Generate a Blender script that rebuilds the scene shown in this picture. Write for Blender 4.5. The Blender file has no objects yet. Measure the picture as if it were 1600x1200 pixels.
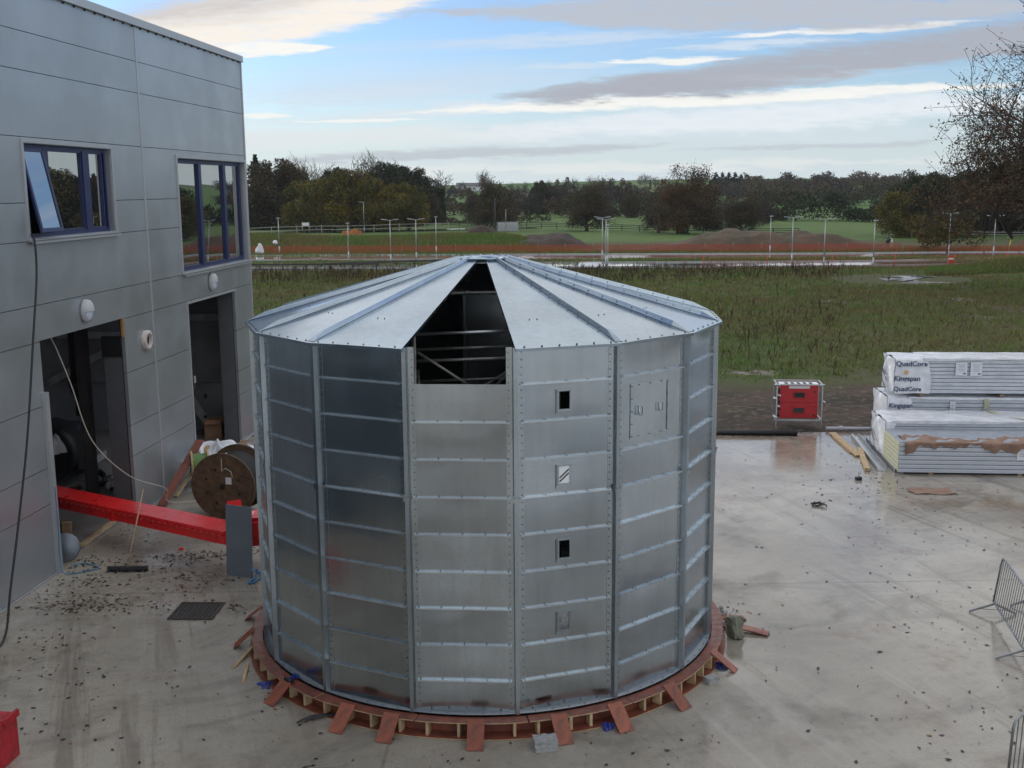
import bpy, bmesh, math, random
import numpy as np
from mathutils import Vector, Matrix
rnd = random.Random(7)
R = math.radians
S = bpy.context.scene
COL = S.collection

# ---------------------------------------------------------------- camera, world, sun, exposure
CAM_Z, FOC, PITCH, ROLL = 8.0, 1725.45, 0.1763, 0.0081
cam_d = bpy.data.cameras.new('camera')
cam = bpy.data.objects.new('camera', cam_d); COL.objects.link(cam)
cam_d.sensor_width = 36; cam_d.lens = FOC / 1600 * 36
cam_d.clip_start = 0.1; cam_d.clip_end = 6000
cam.matrix_world = (Matrix.Translation((0, 0, CAM_Z)) @ Matrix.Rotation(math.pi/2 - PITCH, 4, 'X') @ Matrix.Rotation(-ROLL, 4, 'Z'))
S.camera = cam

SUN_EL, SUN_AZ = R(22), R(-62)          # azimuth from straight ahead, negative to the left
S.view_settings.view_transform = 'Standard'
S.view_settings.look = 'None'
S.view_settings.gamma = 1
S.view_settings.exposure = 0.45
sd = bpy.data.lights.new('sun', 'SUN'); sd.energy = 0.9; sd.angle = R(14); sd.color = (1, .95, .88)
so = bpy.data.objects.new('sun', sd); COL.objects.link(so)
sdir = Vector((math.sin(SUN_AZ)*math.cos(SUN_EL), math.cos(SUN_AZ)*math.cos(SUN_EL), math.sin(SUN_EL)))
so.rotation_euler = (-sdir).to_track_quat('-Z', 'Y').to_euler()
so.location = sdir * 60 + Vector((0, 0, 30))

def ray(px, py):                         # direction in the world of a point of the photograph
    a, b = px - 800, 600 - py
    c, s = math.cos(ROLL), math.sin(ROLL)
    x, y = (a*c + b*s)/FOC, (-a*s + b*c)/FOC
    return Vector((x, math.cos(PITCH) + math.sin(PITCH)*y, -math.sin(PITCH) + math.cos(PITCH)*y))
def spot(px, py, z=0.):                  # where the sight line meets the level z
    d = ray(px, py); t = (z - CAM_Z)/d.z
    return Vector((d.x*t, d.y*t, z))
def far(px, dist, z=None, py=None):      # a place so many metres ahead
    d = ray(px, 291 if py is None else py); t = dist/d.y
    return Vector((d.x*t, dist, (CAM_Z + d.z*t) if z is None else z))

class NT:
    def __init__(s, tree): s.t = tree; s.n = tree.nodes; s.l = tree.links
    def new(s, typ, **kw):
        n = s.n.new(typ)
        for k, v in kw.items(): setattr(n, k, v)
        return n
    def put(s, sock, v):
        if isinstance(v, bpy.types.NodeSocket): s.l.new(v, sock)
        elif v is not None:
            if isinstance(v, (tuple, list)) and len(v) == 3 and sock.type == 'RGBA': v = (*v, 1)
            sock.default_value = v
    def m(s, op, a, b=None, c=None, clamp=False):
        n = s.new('ShaderNodeMath', operation=op, use_clamp=clamp)
        for i, v in enumerate((a, b, c)):
            if v is not None: s.put(n.inputs[i], v)
        return n.outputs[0]
    def mix(s, f, a, b, typ='MIX'):
        n = s.new('ShaderNodeMix', data_type='RGBA', blend_type=typ)
        s.put(n.inputs[0], f); s.put(n.inputs[6], a); s.put(n.inputs[7], b)
        return n.outputs[2]
    def noise(s, vec, scale, detail=4, rough=.55, dist=0., out=0):
        n = s.new('ShaderNodeTexNoise'); s.put(n.inputs['Vector'], vec)
        n.inputs['Scale'].default_value = scale; n.inputs['Detail'].default_value = detail
        n.inputs['Roughness'].default_value = rough; n.inputs['Distortion'].default_value = dist
        return n.outputs[out]
    def ramp(s, v, lo, hi, a=0., b=1., smooth=True):
        n = s.new('ShaderNodeMapRange', interpolation_type='SMOOTHSTEP' if smooth else 'LINEAR')
        for i, q in enumerate((v, lo, hi, a, b)): s.put(n.inputs[i], q)
        return n.outputs[0]
    def comb(s, x, y, z=0.):
        n = s.new('ShaderNodeCombineXYZ')
        for i, q in enumerate((x, y, z)): s.put(n.inputs[i], q)
        return n.outputs[0]
    def sep(s, v):
        n = s.new('ShaderNodeSeparateXYZ'); s.put(n.inputs[0], v); return n.outputs

def build_world():
    w = bpy.data.worlds.new('World'); S.world = w; w.use_nodes = True
    nt = NT(w.node_tree); nt.n.clear()
    out = nt.new('ShaderNodeOutputWorld'); bg = nt.new('ShaderNodeBackground')
    nt.l.new(bg.outputs[0], out.inputs[0]); bg.inputs[1].default_value = 0.12
    sky = nt.new('ShaderNodeTexSky', sky_type='NISHITA')
    sky.sun_disc = False; sky.sun_elevation = SUN_EL; sky.sun_rotation = SUN_AZ
    sky.air_density = 1.0; sky.dust_density = 0.6; sky.ozone_density = 2.0
    tc = nt.new('ShaderNodeTexCoord')
    x, y, z = nt.sep(tc.outputs['Generated'])
    yy = nt.m('MAXIMUM', y, .12)
    A = nt.m('DIVIDE', x, yy); E = nt.m('DIVIDE', z, yy)
    fwd = nt.ramp(y, .12, .3)
    base = nt.mix(1., sky.outputs[0], (.72, .84, 1.06), 'MULTIPLY')
    # pale air towards the horizon
    base = nt.mix(nt.ramp(z, -.02, .115, .9, 0.), base, (4.5, 5.2, 5.5))
    warp = nt.noise(nt.comb(nt.m('MULTIPLY', A, 7), nt.m('MULTIPLY', E, 40)), 1., 6, .6)
    warp2 = nt.noise(nt.comb(nt.m('MULTIPLY', A, 30), nt.m('MULTIPLY', E, 190), 3.), 1., 5, .65)
    wob = nt.m('ADD', nt.m('MULTIPLY', nt.m('SUBTRACT', warp, .5), .032), nt.m('MULTIPLY', nt.m('SUBTRACT', warp2, .5), .020))
    # veil of thin streaks
    veil = nt.noise(nt.comb(nt.m('MULTIPLY', A, 3.), nt.m('MULTIPLY', nt.m('ADD', E, nt.m('MULTIPLY', A, -.04)), 45), 9.), 1., 7, .62, .4)
    colr = nt.mix(nt.m('MULTIPLY', nt.ramp(veil, .45, .75), nt.m('MULTIPLY', fwd, .5)), base, (4.0, 4.5, 5.2))
    def band(c, px, py, L, T, slope, col, op=1., soft=.35, wobk=1.):
        d = ray(px, py); a0, e0 = d.x/d.y, d.z/d.y
        L /= FOC; T /= FOC
        t = nt.m('SUBTRACT', A, a0)
        e = nt.m('SUBTRACT', nt.m('ADD', E, nt.m('MULTIPLY', wob, wobk)), nt.m('ADD', nt.m('MULTIPLY', t, -slope), e0))
        q = nt.m('DIVIDE', t, L)
        we = nt.m('MULTIPLY', nt.m('MAXIMUM', nt.m('SUBTRACT', 1., nt.m('MULTIPLY', q, q)), -.5), T)
        k = nt.m('DIVIDE', nt.m('SUBTRACT', we, nt.m('ABSOLUTE', e)), T*soft*1.1)
        k = nt.ramp(k, 0., 1.)
        k = nt.m('MULTIPLY', nt.m('MULTIPLY', k, op), fwd)
        k = nt.m('MULTIPLY', k, nt.ramp(warp2, .25, .55, .72, 1.))
        return nt.mix(k, c, col)
    W1 = (6.1, 6.0, 5.7); W2 = (4.6, 5.0, 5.4); GR = (2.65, 2.75, 3.1); GL = (3.2, 3.4, 3.8)
    c = colr
    c = band(c, 650, 125, 420, 45, -.02, (4.0, 4.5, 5.2), .5, .9)
    c = band(c, 480, 218, 560, 24, -.02, (5.0, 5.2, 5.3), .85, .7)
    c = band(c, 1150, 215, 620, 26, -.02, (4.4, 4.9, 5.3), .6, .9)
    c = band(c, 1220, 182, 580, 30, -.05, (5.2, 5.5, 5.8), .95, .6)
    c = band(c, 700, 172, 420, 16, -.05, (4.6, 5.0, 5.4), .8, .8)
    c = band(c, 560, 150, 260, 18, -.03, (4.3, 4.8, 5.4), .7, .9)
    c = band(c, 1180, 122, 300, 12, -.04, (4.6, 5.0, 5.4), .7, .8)
    c = band(c, 960, 262, 800, 12, -.01, (5.6, 5.6, 5.3), .6, .8)
    c = band(c, 900, 60, 300, 12, -.04, (4.2, 4.7, 5.4), .55, .9)
    c = band(c, 1120, 155, 560, 13, -.035, W1, .95, .5, .5)
    c = band(c, 560, 188, 130, 4, 0, W1, .8, .6, .3)
    c = band(c, 410, 180, 60, 5, 0, W1, .9, .6, .3)
    c = band(c, 1050, 94, 130, 7, -.02, W1, .9, .6, .4)
    c = band(c, 900, 103, 110, 6, -.02, W2, .5, .7, .4)
    c = band(c, 1330, 46, 230, 8, -.05, W1, .9, .6, .4)
    c = band(c, 1180, 70, 190, 9, -.05, W2, .7, .8, .5)
    c = band(c, 720, 240, 380, 12, -.03, GL, .8, .6, .5)
    c = band(c, 1330, 226, 330, 6, -.03, GL, .6, .7, .4)
    c = band(c, 1220, 16, 680, 36, 0, GL, .95, .5)
    c = band(c, 1340, 92, 560, 36, -.12, GR, .95, .5, .9)
    c = band(c, 985, 138, 230, 19, -.05, GR, .9, .5, .8)
    c = band(c, 395, 28, 330, 52, -.12, (6.0, 5.6, 5.1), 1., .35, .9)
    c = band(c, 330, 10, 260, 40, -.1, (3.6, 3.4, 3.4), .75, .9, 1.)
    c = band(c, 420, 78, 110, 13, -.02, W1, 1., .35, .5)
    # overhead and behind: broken cloud deck
    zz = nt.m('MAXIMUM', z, .06)
    deck = nt.noise(nt.comb(nt.m('DIVIDE', x, zz), nt.m('MULTIPLY', nt.m('DIVIDE', y, zz), 1.6), 2.), .55, 7, .6, .3)
    dk = nt.ramp(deck, .34, .54)
    dcol = nt.mix(nt.ramp(deck, .5, .75), (7.0, 7.0, 7.0), (4.2, 4.3, 4.6))
    upper = nt.m('MAXIMUM', nt.ramp(z, .17, .30), nt.m('SUBTRACT', 1., fwd))
    c = nt.mix(nt.m('MULTIPLY', dk, upper), c, dcol)
    nt.l.new(c, bg.inputs[0])
build_world()

# ---------------------------------------------------------------- helpers
def tag(o, label=None, cat=None, group=None, kind=None):
    if label: o['label'] = label
    if cat: o['category'] = cat
    if group: o['group'] = group
    if kind: o['kind'] = kind
    return o
def empty(name, loc=(0, 0, 0), rz=0., rot=None):
    o = bpy.data.objects.new(name, None); COL.objects.link(o)
    o.location = loc; o.rotation_euler = rot if rot else (0, 0, rz); o.empty_display_size = .2
    return o
def thing(name, label, cat, loc=(0, 0, 0), rz=0., group=None, rot=None):
    return tag(empty(name, loc, rz, rot), label, cat, group)
KIDS = {}
def link(name, me, parent=None, loc=None, rot=None):
    o = bpy.data.objects.new(name, me); COL.objects.link(o)
    if parent: o.parent = parent; KIDS.setdefault(parent.name, []).append(o)
    if loc is not None: o.location = loc
    if rot is not None: o.rotation_euler = rot
    return o
def copy_tree(o, parent=None, loc=None, rz=None, label=None, scale=None):
    c = o.copy(); COL.objects.link(c); c.parent = parent
    if parent: KIDS.setdefault(parent.name, []).append(c)
    if loc is not None: c.location = loc
    if rz is not None: c.rotation_euler = (0, 0, rz)
    if label: c['label'] = label
    if scale is not None: c.scale = (scale,)*3 if isinstance(scale, (int, float)) else scale
    for k in list(KIDS.get(o.name, [])): copy_tree(k, c)
    return c

class MB:
    def __init__(s): s.v = []; s.f = []; s.mi = []; s.sm = []
    def add(s, vs, fs, mi=0, sm=False, M=None):
        b = len(s.v)
        for p in vs:
            p = Vector(p)
            s.v.append(tuple(M @ p) if M is not None else tuple(p))
        for f in fs: s.f.append(tuple(b + i for i in f)); s.mi.append(mi); s.sm.append(sm)
        return s
    def box(s, c, d, mi=0, M=None, rot=None):
        cx, cy, cz = c; x, y, z = d[0]/2, d[1]/2, d[2]/2
        vs = [Vector((a*x, b*y, e*z)) for a in (-1, 1) for b in (-1, 1) for e in (-1, 1)]
        if rot is not None: vs = [rot @ v for v in vs]
        vs = [v + Vector(c) for v in vs]
        return s.add(vs, [(0, 1, 3, 2), (4, 6, 7, 5), (0, 4, 5, 1), (2, 3, 7, 6), (0, 2, 6, 4), (1, 5, 7, 3)], mi, False, M)
    def bar(s, a, b, w, h, mi=0, up=(0, 0, 1)):      # a square bar from a to b
        a, b = Vector(a), Vector(b); d = (b - a); L = d.length
        d.normalize(); u = Vector(up)
        if abs(d.dot(u)) > .98: u = Vector((0, 1, 0))
        r = d.cross(u).normalized(); u = r.cross(d).normalized()
        m = Matrix((r, d, u)).transposed()
        return s.box((a + b)/2, (w, L, h), mi, rot=m)
    def cyl(s, a, b, r0, r1=None, n=10, mi=0, sm=True, caps=True):
        r1 = r0 if r1 is None else r1
        a, b = Vector(a), Vector(b); d = (b - a).normalized()
        u = d.orthogonal().normalized(); w = d.cross(u)
        vs = []
        for p, r in ((a, r0), (b, r1)):
            for i in range(n):
                t = 2*math.pi*i/n; vs.append(p + u*(math.cos(t)*r) + w*(math.sin(t)*r))
        s.add(vs, [(i, (i+1) % n, n + (i+1) % n, n + i) for i in range(n)], mi, sm)
        if caps:
            b0 = len(s.v) - 2*n
            s.f.append(tuple(b0 + i for i in range(n))[::-1]); s.f.append(tuple(b0 + n + i for i in range(n)))
            s.mi += [mi, mi]; s.sm += [False, False]
        return s
    def tube(s, pts, r, n=6, mi=0, caps=True):
        pts = [Vector(p) for p in pts]; vs = []; u = None
        for i, p in enumerate(pts):
            d = (pts[min(i+1, len(pts)-1)] - pts[max(i-1, 0)]).normalized()
            if u is None: u = d.orthogonal().normalized()
            u = (u - d*u.dot(d)).normalized(); w = d.cross(u)
            rr = r[i] if isinstance(r, (list, tuple)) else r
            for k in range(n):
                t = 2*math.pi*k/n; vs.append(p + u*(math.cos(t)*rr) + w*(math.sin(t)*rr))
        fs = [(i*n + k, i*n + (k+1) % n, (i+1)*n + (k+1) % n, (i+1)*n + k) for i in range(len(pts)-1) for k in range(n)]
        if caps: fs += [tuple(range(n))[::-1], tuple((len(pts)-1)*n + k for k in range(n))]
        return s.add(vs, fs, mi, True)
    def lathe(s, prof, n=24, mi=0, M=None, sm=True, a0=0., a1=2*math.pi):   # prof: (radius, z)
        full = abs(a1 - a0 - 2*math.pi) < 1e-6; m = n if full else n + 1
        vs = [(r*math.cos(a0 + (a1-a0)*i/n), r*math.sin(a0 + (a1-a0)*i/n), z) for r, z in prof for i in range(m)]
        fs = [(j*m + i, j*m + (i+1) % m, (j+1)*m + (i+1) % m, (j+1)*m + i) for j in range(len(prof)-1) for i in range(n)]
        return s.add(vs, fs, mi, sm, M)
    def prism(s, poly, h, mi=0, M=None):    # poly in xy, extruded along z 0..h
        n = len(poly)
        vs = [(x, y, 0) for x, y in poly] + [(x, y, h) for x, y in poly]
        return s.add(vs, [tuple(range(n))[::-1], tuple(n + i for i in range(n))] + [(i, (i+1) % n, n + (i+1) % n, n + i) for i in range(n)], mi, False, M)
    def grid(s, fn, nu, nv, mi=0, sm=True):
        vs = [fn(i/nu, j/nv) for j in range(nv+1) for i in range(nu+1)]
        return s.add(vs, [(j*(nu+1)+i, j*(nu+1)+i+1, (j+1)*(nu+1)+i+1, (j+1)*(nu+1)+i) for j in range(nv) for i in range(nu)], mi, sm)
    def mesh(s, name, mats, bevel=0.):
        me = bpy.data.meshes.new(name); me.from_pydata(s.v, [], s.f)
        mats = mats if isinstance(mats, (list, tuple)) else [mats]
        for m in mats: me.materials.append(m)
        me.polygons.foreach_set('material_index', s.mi); me.polygons.foreach_set('use_smooth', s.sm)
        me.update()
        if bevel:
            bm = bmesh.new(); bm.from_mesh(me)
            es = [e for e in bm.edges if len(e.link_faces) == 2 and e.calc_face_angle(0) > .6]
            bmesh.ops.bevel(bm, geom=es, offset=bevel, segments=1, affect='EDGES')
            bm.to_mesh(me); bm.free()
        return me
    def build(s, name, mats, parent=None, loc=None, rot=None, bevel=0.):
        return link(name, s.mesh(name, mats, bevel), parent, loc, rot)

def np_mesh(name, V, k, mats, mi=None, smooth=False):      # V: (n*k,3) separate faces of k corners
    n = len(V)//k
    me = bpy.data.meshes.new(name); me.vertices.add(n*k); me.loops.add(n*k); me.polygons.add(n)
    me.vertices.foreach_set('co', np.ascontiguousarray(V, dtype=np.float32).ravel())
    me.loops.foreach_set('vertex_index', np.arange(n*k, dtype=np.int32))
    me.polygons.foreach_set('loop_start', np.arange(0, n*k, k, dtype=np.int32))
    if mi is not None: me.polygons.foreach_set('material_index', np.asarray(mi, dtype=np.int32))
    for m in (mats if isinstance(mats, (list, tuple)) else [mats]): me.materials.append(m)
    me.update(); me.validate()
    return me

# ---------------------------------------------------------------- materials
def mat(name, base, rough=.6, metal=0., spec=.5, var=.0, scale=3., bump=0., bscale=30., rvar=0., coat=0., second=None, coord='Object', island=0., objrand=0.):
    m = bpy.data.materials.new(name); m.use_nodes = True
    nt = NT(m.node_tree); b = nt.n['Principled BSDF']
    tc = nt.new('ShaderNodeTexCoord').outputs[coord]
    b.inputs['Metallic'].default_value = metal; b.inputs['Specular IOR Level'].default_value = spec
    c = tuple(base)
    if second is None: second = tuple(x*(1 - var) for x in base)
    if var or second != c:
        f = nt.noise(tc, scale, 5, .6)
        c = nt.mix(nt.ramp(f, .32, .68), c, second)
    if island or objrand:
        src = nt.new('ShaderNodeNewGeometry').outputs['Random Per Island'] if island else nt.new('ShaderNodeObjectInfo').outputs['Random']
        k = island or objrand
        hs = nt.new('ShaderNodeHueSaturation'); nt.put(hs.inputs['Color'], c)
        nt.put(hs.inputs['Value'], nt.ramp(src, 0, 1, 1 - k, 1 + k, False)); c = hs.outputs[0]
    nt.put(b.inputs['Base Color'], c)
    if rvar: nt.put(b.inputs['Roughness'], nt.ramp(nt.noise(tc, scale*1.7, 4), .3, .7, rough - rvar, rough + rvar))
    else: b.inputs['Roughness'].default_value = rough
    if coat: b.inputs['Coat Weight'].default_value = coat; b.inputs['Coat Roughness'].default_value = .15
    if bump:
        bp = nt.new('ShaderNodeBump'); bp.inputs['Strength'].default_value = 1.; bp.inputs['Distance'].default_value = bump
        nt.put(bp.inputs['Height'], nt.noise(tc, bscale, 4)); nt.put(b.inputs['Normal'], bp.outputs[0])
    return m

def galv(name, tint, rough, rv, dull=.0):
    m = bpy.data.materials.new(name); m.use_nodes = True
    nt = NT(m.node_tree); b = nt.n['Principled BSDF']
    tc = nt.new('ShaderNodeTexCoord').outputs['Object']
    orr = nt.new('ShaderNodeObjectInfo').outputs['Random']
    vo = nt.new('ShaderNodeTexVoronoi'); vo.inputs['Scale'].default_value = 26; nt.put(vo.inputs['Vector'], tc)
    sp = nt.ramp(nt.sep(vo.outputs['Color'])[0], 0, 1, .965, 1.03, False)
    n1 = nt.ramp(nt.noise(tc, .9, 2, .5), .3, .7, .90, 1.05)
    streak = nt.noise(nt.comb(*[nt.m('MULTIPLY', q, k) for q, k in zip(nt.sep(tc), (9, 9, .7))]), 1., 4, .6)
    n2 = nt.ramp(streak, .35, .75, 1.02, .93)
    k = nt.m('MULTIPLY', nt.m('MULTIPLY', sp, n1), nt.m('MULTIPLY', n2, nt.ramp(orr, 0, 1, .86, 1.12, False)))
    sc = nt.new('ShaderNodeVectorMath', operation='SCALE'); sc.inputs[0].default_value = tint; nt.put(sc.inputs['Scale'], k)
    nt.put(b.inputs['Base Color'], sc.outputs[0])
    b.inputs['Metallic'].default_value = 1 - dull
    r1 = nt.ramp(nt.noise(tc, .8, 2, .5), .3, .7, rough - rv, rough + rv)
    nt.put(b.inputs['Roughness'], nt.m('ADD', r1, nt.ramp(orr, 0, 1, -.04, .06, False)))
    bp = nt.new('ShaderNodeBump'); bp.inputs['Strength'].default_value = .4; bp.inputs['Distance'].default_value = .016
    nt.put(bp.inputs['Height'], nt.noise(tc, 1.3, 1)); nt.put(b.inputs['Normal'], bp.outputs[0])
    return m
MT = {}
MT['sheet'] = galv('galvanised_sheet', (.455, .505, .53), .19, .06)
MT['post'] = galv('galvanised_post', (.40, .455, .49), .33, .06)
MT['ledge'] = galv('galvanised_ledge', (.60, .66, .70), .36, .05)
MT['roof'] = galv('galvanised_roof', (.37, .445, .51), .22, .06)
MT['flange'] = galv('galvanised_flange', (.22, .24, .26), .4, .05)
MT['bolt'] = mat('bolt_steel', (.22, .23, .24), .45, 1.)
MT['ply_edge'] = mat('plywood_edge', (.45, .32, .19), .7, var=.35, scale=8)
MT['ply_red'] = mat('film_faced_plywood', (.23, .065, .035), .45, second=(.14, .045, .03), scale=5, rvar=.12, bump=.002)
MT['ply_orange'] = mat('orange_plywood', (.30, .078, .034), .40, second=(.13, .040, .026), scale=5, rvar=.1, objrand=.18)
MT['timber'] = mat('sawn_timber', (.52, .39, .23), .75, second=(.36, .25, .14), scale=9, bump=.002, objrand=.12)
MT['timber_old'] = mat('weathered_timber', (.30, .20, .12), .8, second=(.2, .13, .08), scale=9)
MT['clad'] = mat('silver_cladding', (.43, .46, .49), .36, .65, var=.14, scale=.5, rvar=.05, bump=.012, bscale=.55, objrand=.03)
MT['clad_trim'] = mat('silver_trim', (.46, .475, .49), .4, .5, var=.06, scale=1.)
MT['dark_joint'] = mat('dark_joint', (.02, .022, .026), .8)
MT['blue_frame'] = mat('blue_window_frame', (.010, .018, .085), .45, 0, coat=.05, var=.1)
MT['black'] = mat('black_rubber', (.012, .012, .013), .5, var=.3)
MT['dark'] = mat('dark_interior', (.05, .05, .053), .8, var=.4, scale=1.)
MT['inner_wall'] = mat('inner_blockwork', (.22, .22, .225), .85, var=.3, scale=1.)
MT['inner_floor'] = mat('inner_floor', (.26, .25, .24), .6, var=.4, scale=.8)
MT['red_paint'] = mat('red_paint', (.78, .016, .018), .34, 0, coat=.3, second=(.66, .016, .017), scale=3, rvar=.08)
MT['red_dull'] = mat('faded_red_paint', (.46, .015, .03), .5, 0, second=(.30, .018, .022), scale=6, rvar=.15, bump=.002)
MT['red_box'] = mat('red_plastic', (.50, .022, .03), .5, var=.15, scale=3)
MT['grey_sheet'] = mat('blue_grey_sheet', (.20, .23, .27), .4, .45, var=.12, scale=2)
MT['steel'] = mat('bright_steel', (.50, .52, .54), .38, .9, var=.15, scale=4)
MT['barrier'] = mat('barrier_steel', (.34, .355, .37), .45, .85, second=(.24, .25, .26), scale=5)
MT['tube'] = mat('scaffold_tube', (.42, .43, .42), .5, .8, second=(.27, .26, .23), scale=4)
MT['white'] = mat('white_plastic', (.72, .73, .75), .45, var=.08)
MT['wrap'] = mat('white_wrap', (.74, .76, .79), .22, second=(.60, .62, .66), scale=3, bump=.05, bscale=4)
MT['lens'] = mat('frosted_lens', (.55, .60, .72), .25, 0, coat=.3)
MT['lampbody'] = mat('lamp_body', (.48, .49, .51), .5, var=.1)
MT['paper'] = mat('paper', (.70, .73, .77), .7, var=.08, scale=20)
MT['ink'] = mat('print_ink', (.035, .06, .13), .6)
MT['card'] = mat('brown_cardboard', (.33, .19, .11), .8, second=(.24, .135, .08), scale=6, bump=.003)
MT['wetcard'] = mat('wet_cardboard', (.26, .155, .105), .6, second=(.18, .105, .07), scale=4, bump=.01, bscale=6)
MT['foam'] = mat('insulation_foam', (.50, .50, .36), .85, var=.15, scale=8, bump=.004)
MT['bluerope'] = mat('blue_rope', (.05, .22, .42), .6, var=.3)
MT['bluebag'] = mat('blue_plastic', (.025, .045, .24), .4, var=.3)
MT['stone'] = mat('concrete_block', (.34, .345, .34), .85, second=(.24, .25, .24), scale=14, bump=.006)
MT['mossstone'] = mat('mossy_block', (.20, .21, .15), .9, second=(.13, .14, .11), scale=9, bump=.01)
MT['cablewht'] = mat('pale_cable', (.50, .48, .42), .5)
MT['drumwood'] = mat('drum_wood', (.15, .088, .050), .75, second=(.075, .046, .028), scale=5, bump=.004)
MT['green'] = mat('green_cable', (.15, .27, .09), .5)
MT['glassdark'] = mat('tinted_glass', (.5, .55, .57), .015, .0)
MT['pane'] = mat('coated_glass', (.012, .015, .018), .012)
MT['pane'].node_tree.nodes['Principled BSDF'].inputs['IOR'].default_value = 5.2

# ---------------------------------------------------------------- ground, yard, roads
def sm(t): t = max(0., min(1., t)); return t*t*(3 - 2*t)
def wave(x, y, s, k=0.):
    return (math.sin(x/s + 1.3*k + 2*math.sin(y/s*.7 + k)) + math.sin(y/s*1.1 + k*2 + 1.5*math.sin(x/s*.6 - k)))*.5
def TH(x, y):
    d = math.hypot(x, y)
    a = x/max(y, 1.)
    h = -.07
    if y > 47: h += .16*sm((y - 47)/10)*(wave(x, y, 3.1) + .6*wave(x, y, 1.3, 2))*.5*(1 if y < 100 or y > 140 else .15)
    h = -.07 + (h + .07)*(1 - math.exp(-(((x - 33.5)/7)**2 + ((y - 95)/7)**2)))
    h += (10.5 + 2.2*wave(a*9, 0, 1.) + 1.0*sm((a - .22)/.12))*sm((y - 330)/560)
    h += 1.2*wave(x, y, 60, 1)*sm((y - 260)/200)
    h += 1.5*math.exp(-((y - 156)/9)**2)*sm((8 - x)/10)*(1 + .25*wave(x, y, 5, 3))
    h += 1.25*math.exp(-((y - 103)/3.2)**2)*sm((x - 40)/9)*(1 + .15*wave(x, y, 2, 3))
    return h
def graded(lo, hi, near, dense, grow):
    out = [near]; st = dense; v = near
    while v < hi: v += st; out.append(min(v, hi)); st *= grow
    return out
ys = [-120, -90, -60] + graded(-60, 1700, 30, 1.2, 1.022)
xr_ = graded(0, 700, 0, 1.4, 1.05)
xs = sorted({-v for v in xr_} | set(xr_))
mb = MB()
vs = [(x*(1 + max(0, y - 60)/900), y, TH(x*(1 + max(0, y - 60)/900), y)) for y in ys for x in xs]
nx = len(xs)
mb.add(vs, [(j*nx+i, j*nx+i+1, (j+1)*nx+i+1, (j+1)*nx+i) for j in range(len(ys)-1) for i in range(nx-1)], 0, True)
m = bpy.data.materials.new('field_ground'); m.use_nodes = True
nt = NT(m.node_tree); b = nt.n['Principled BSDF']
pos = nt.new('ShaderNodeNewGeometry').outputs['Position']
X, Y_, Z = nt.sep(pos)
n_big = nt.noise(pos, .07, 5, .6); n_mid = nt.noise(pos, .45, 5, .65); n_fine = nt.noise(pos, 3.2, 5, .7)
grass = nt.mix(nt.ramp(n_big, .36, .62), (.068, .094, .026), (.092, .088, .038))
grass = nt.mix(nt.ramp(n_mid, .50, .72), grass, (.085, .062, .038))
grass = nt.mix(nt.m('MULTIPLY', nt.ramp(n_fine, .45, .7), .6), grass, (.035, .036, .018))
mud = nt.mix(nt.ramp(n_mid, .38, .6), (.075, .052, .036), (.042, .034, .024))
mud = nt.mix(nt.ramp(n_fine, .5, .64), mud, (.13, .10, .078))
mudk = nt.m('MAXIMUM', nt.ramp(nt.m('ADD', Y_, nt.m('MULTIPLY', n_mid, 9)), 46.5, 50.5, 1, 0), 0.)
mudk = nt.m('SUBTRACT', mudk, nt.m('MULTIPLY', nt.ramp(n_big, .50, .62), nt.ramp(n_mid, .42, .6)), clamp=True)
c = nt.mix(mudk, grass, mud)
# pastures beyond the roads, in parcels
vo = nt.new('ShaderNodeTexVoronoi'); vo.inputs['Scale'].default_value = .0062; vo.inputs['Randomness'].default_value = .8
nt.put(vo.inputs['Vector'], nt.comb(nt.m('ADD', X, nt.m('MULTIPLY', n_big, 30)), nt.m('MULTIPLY', Y_, .8)))
vr = nt.sep(vo.outputs['Color'])[0]
past = nt.mix(nt.ramp(vr, .2, .5), (.080, .170, .034), (.100, .150, .042))
past = nt.mix(nt.ramp(vr, .72, .8), past, (.075, .066, .036))
past = nt.mix(nt.m('MULTIPLY', nt.ramp(n_mid, .4, .7), .35), past, (.050, .070, .022))
c = nt.mix(nt.ramp(Y_, 160, 168), c, past)
nt.put(b.inputs['Base Color'], c)
wet = nt.m('MULTIPLY', mudk, nt.ramp(nt.noise(pos, .8, 5, .7), .63, .68))
nt.put(b.inputs['Roughness'], nt.ramp(wet, 0, 1, .95, .12)); b.inputs['Specular IOR Level'].default_value = .3
bp = nt.new('ShaderNodeBump'); bp.inputs['Distance'].default_value = .18; nt.put(bp.inputs['Strength'], nt.ramp(wet, 0, 1, 1, .05))
nt.put(bp.inputs['Height'], nt.m('ADD', n_fine, nt.m('MULTIPLY', n_mid, 1.2))); nt.put(b.inputs['Normal'], bp.outputs[0])
tag(mb.build('ground', m), kind='structure')

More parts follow.
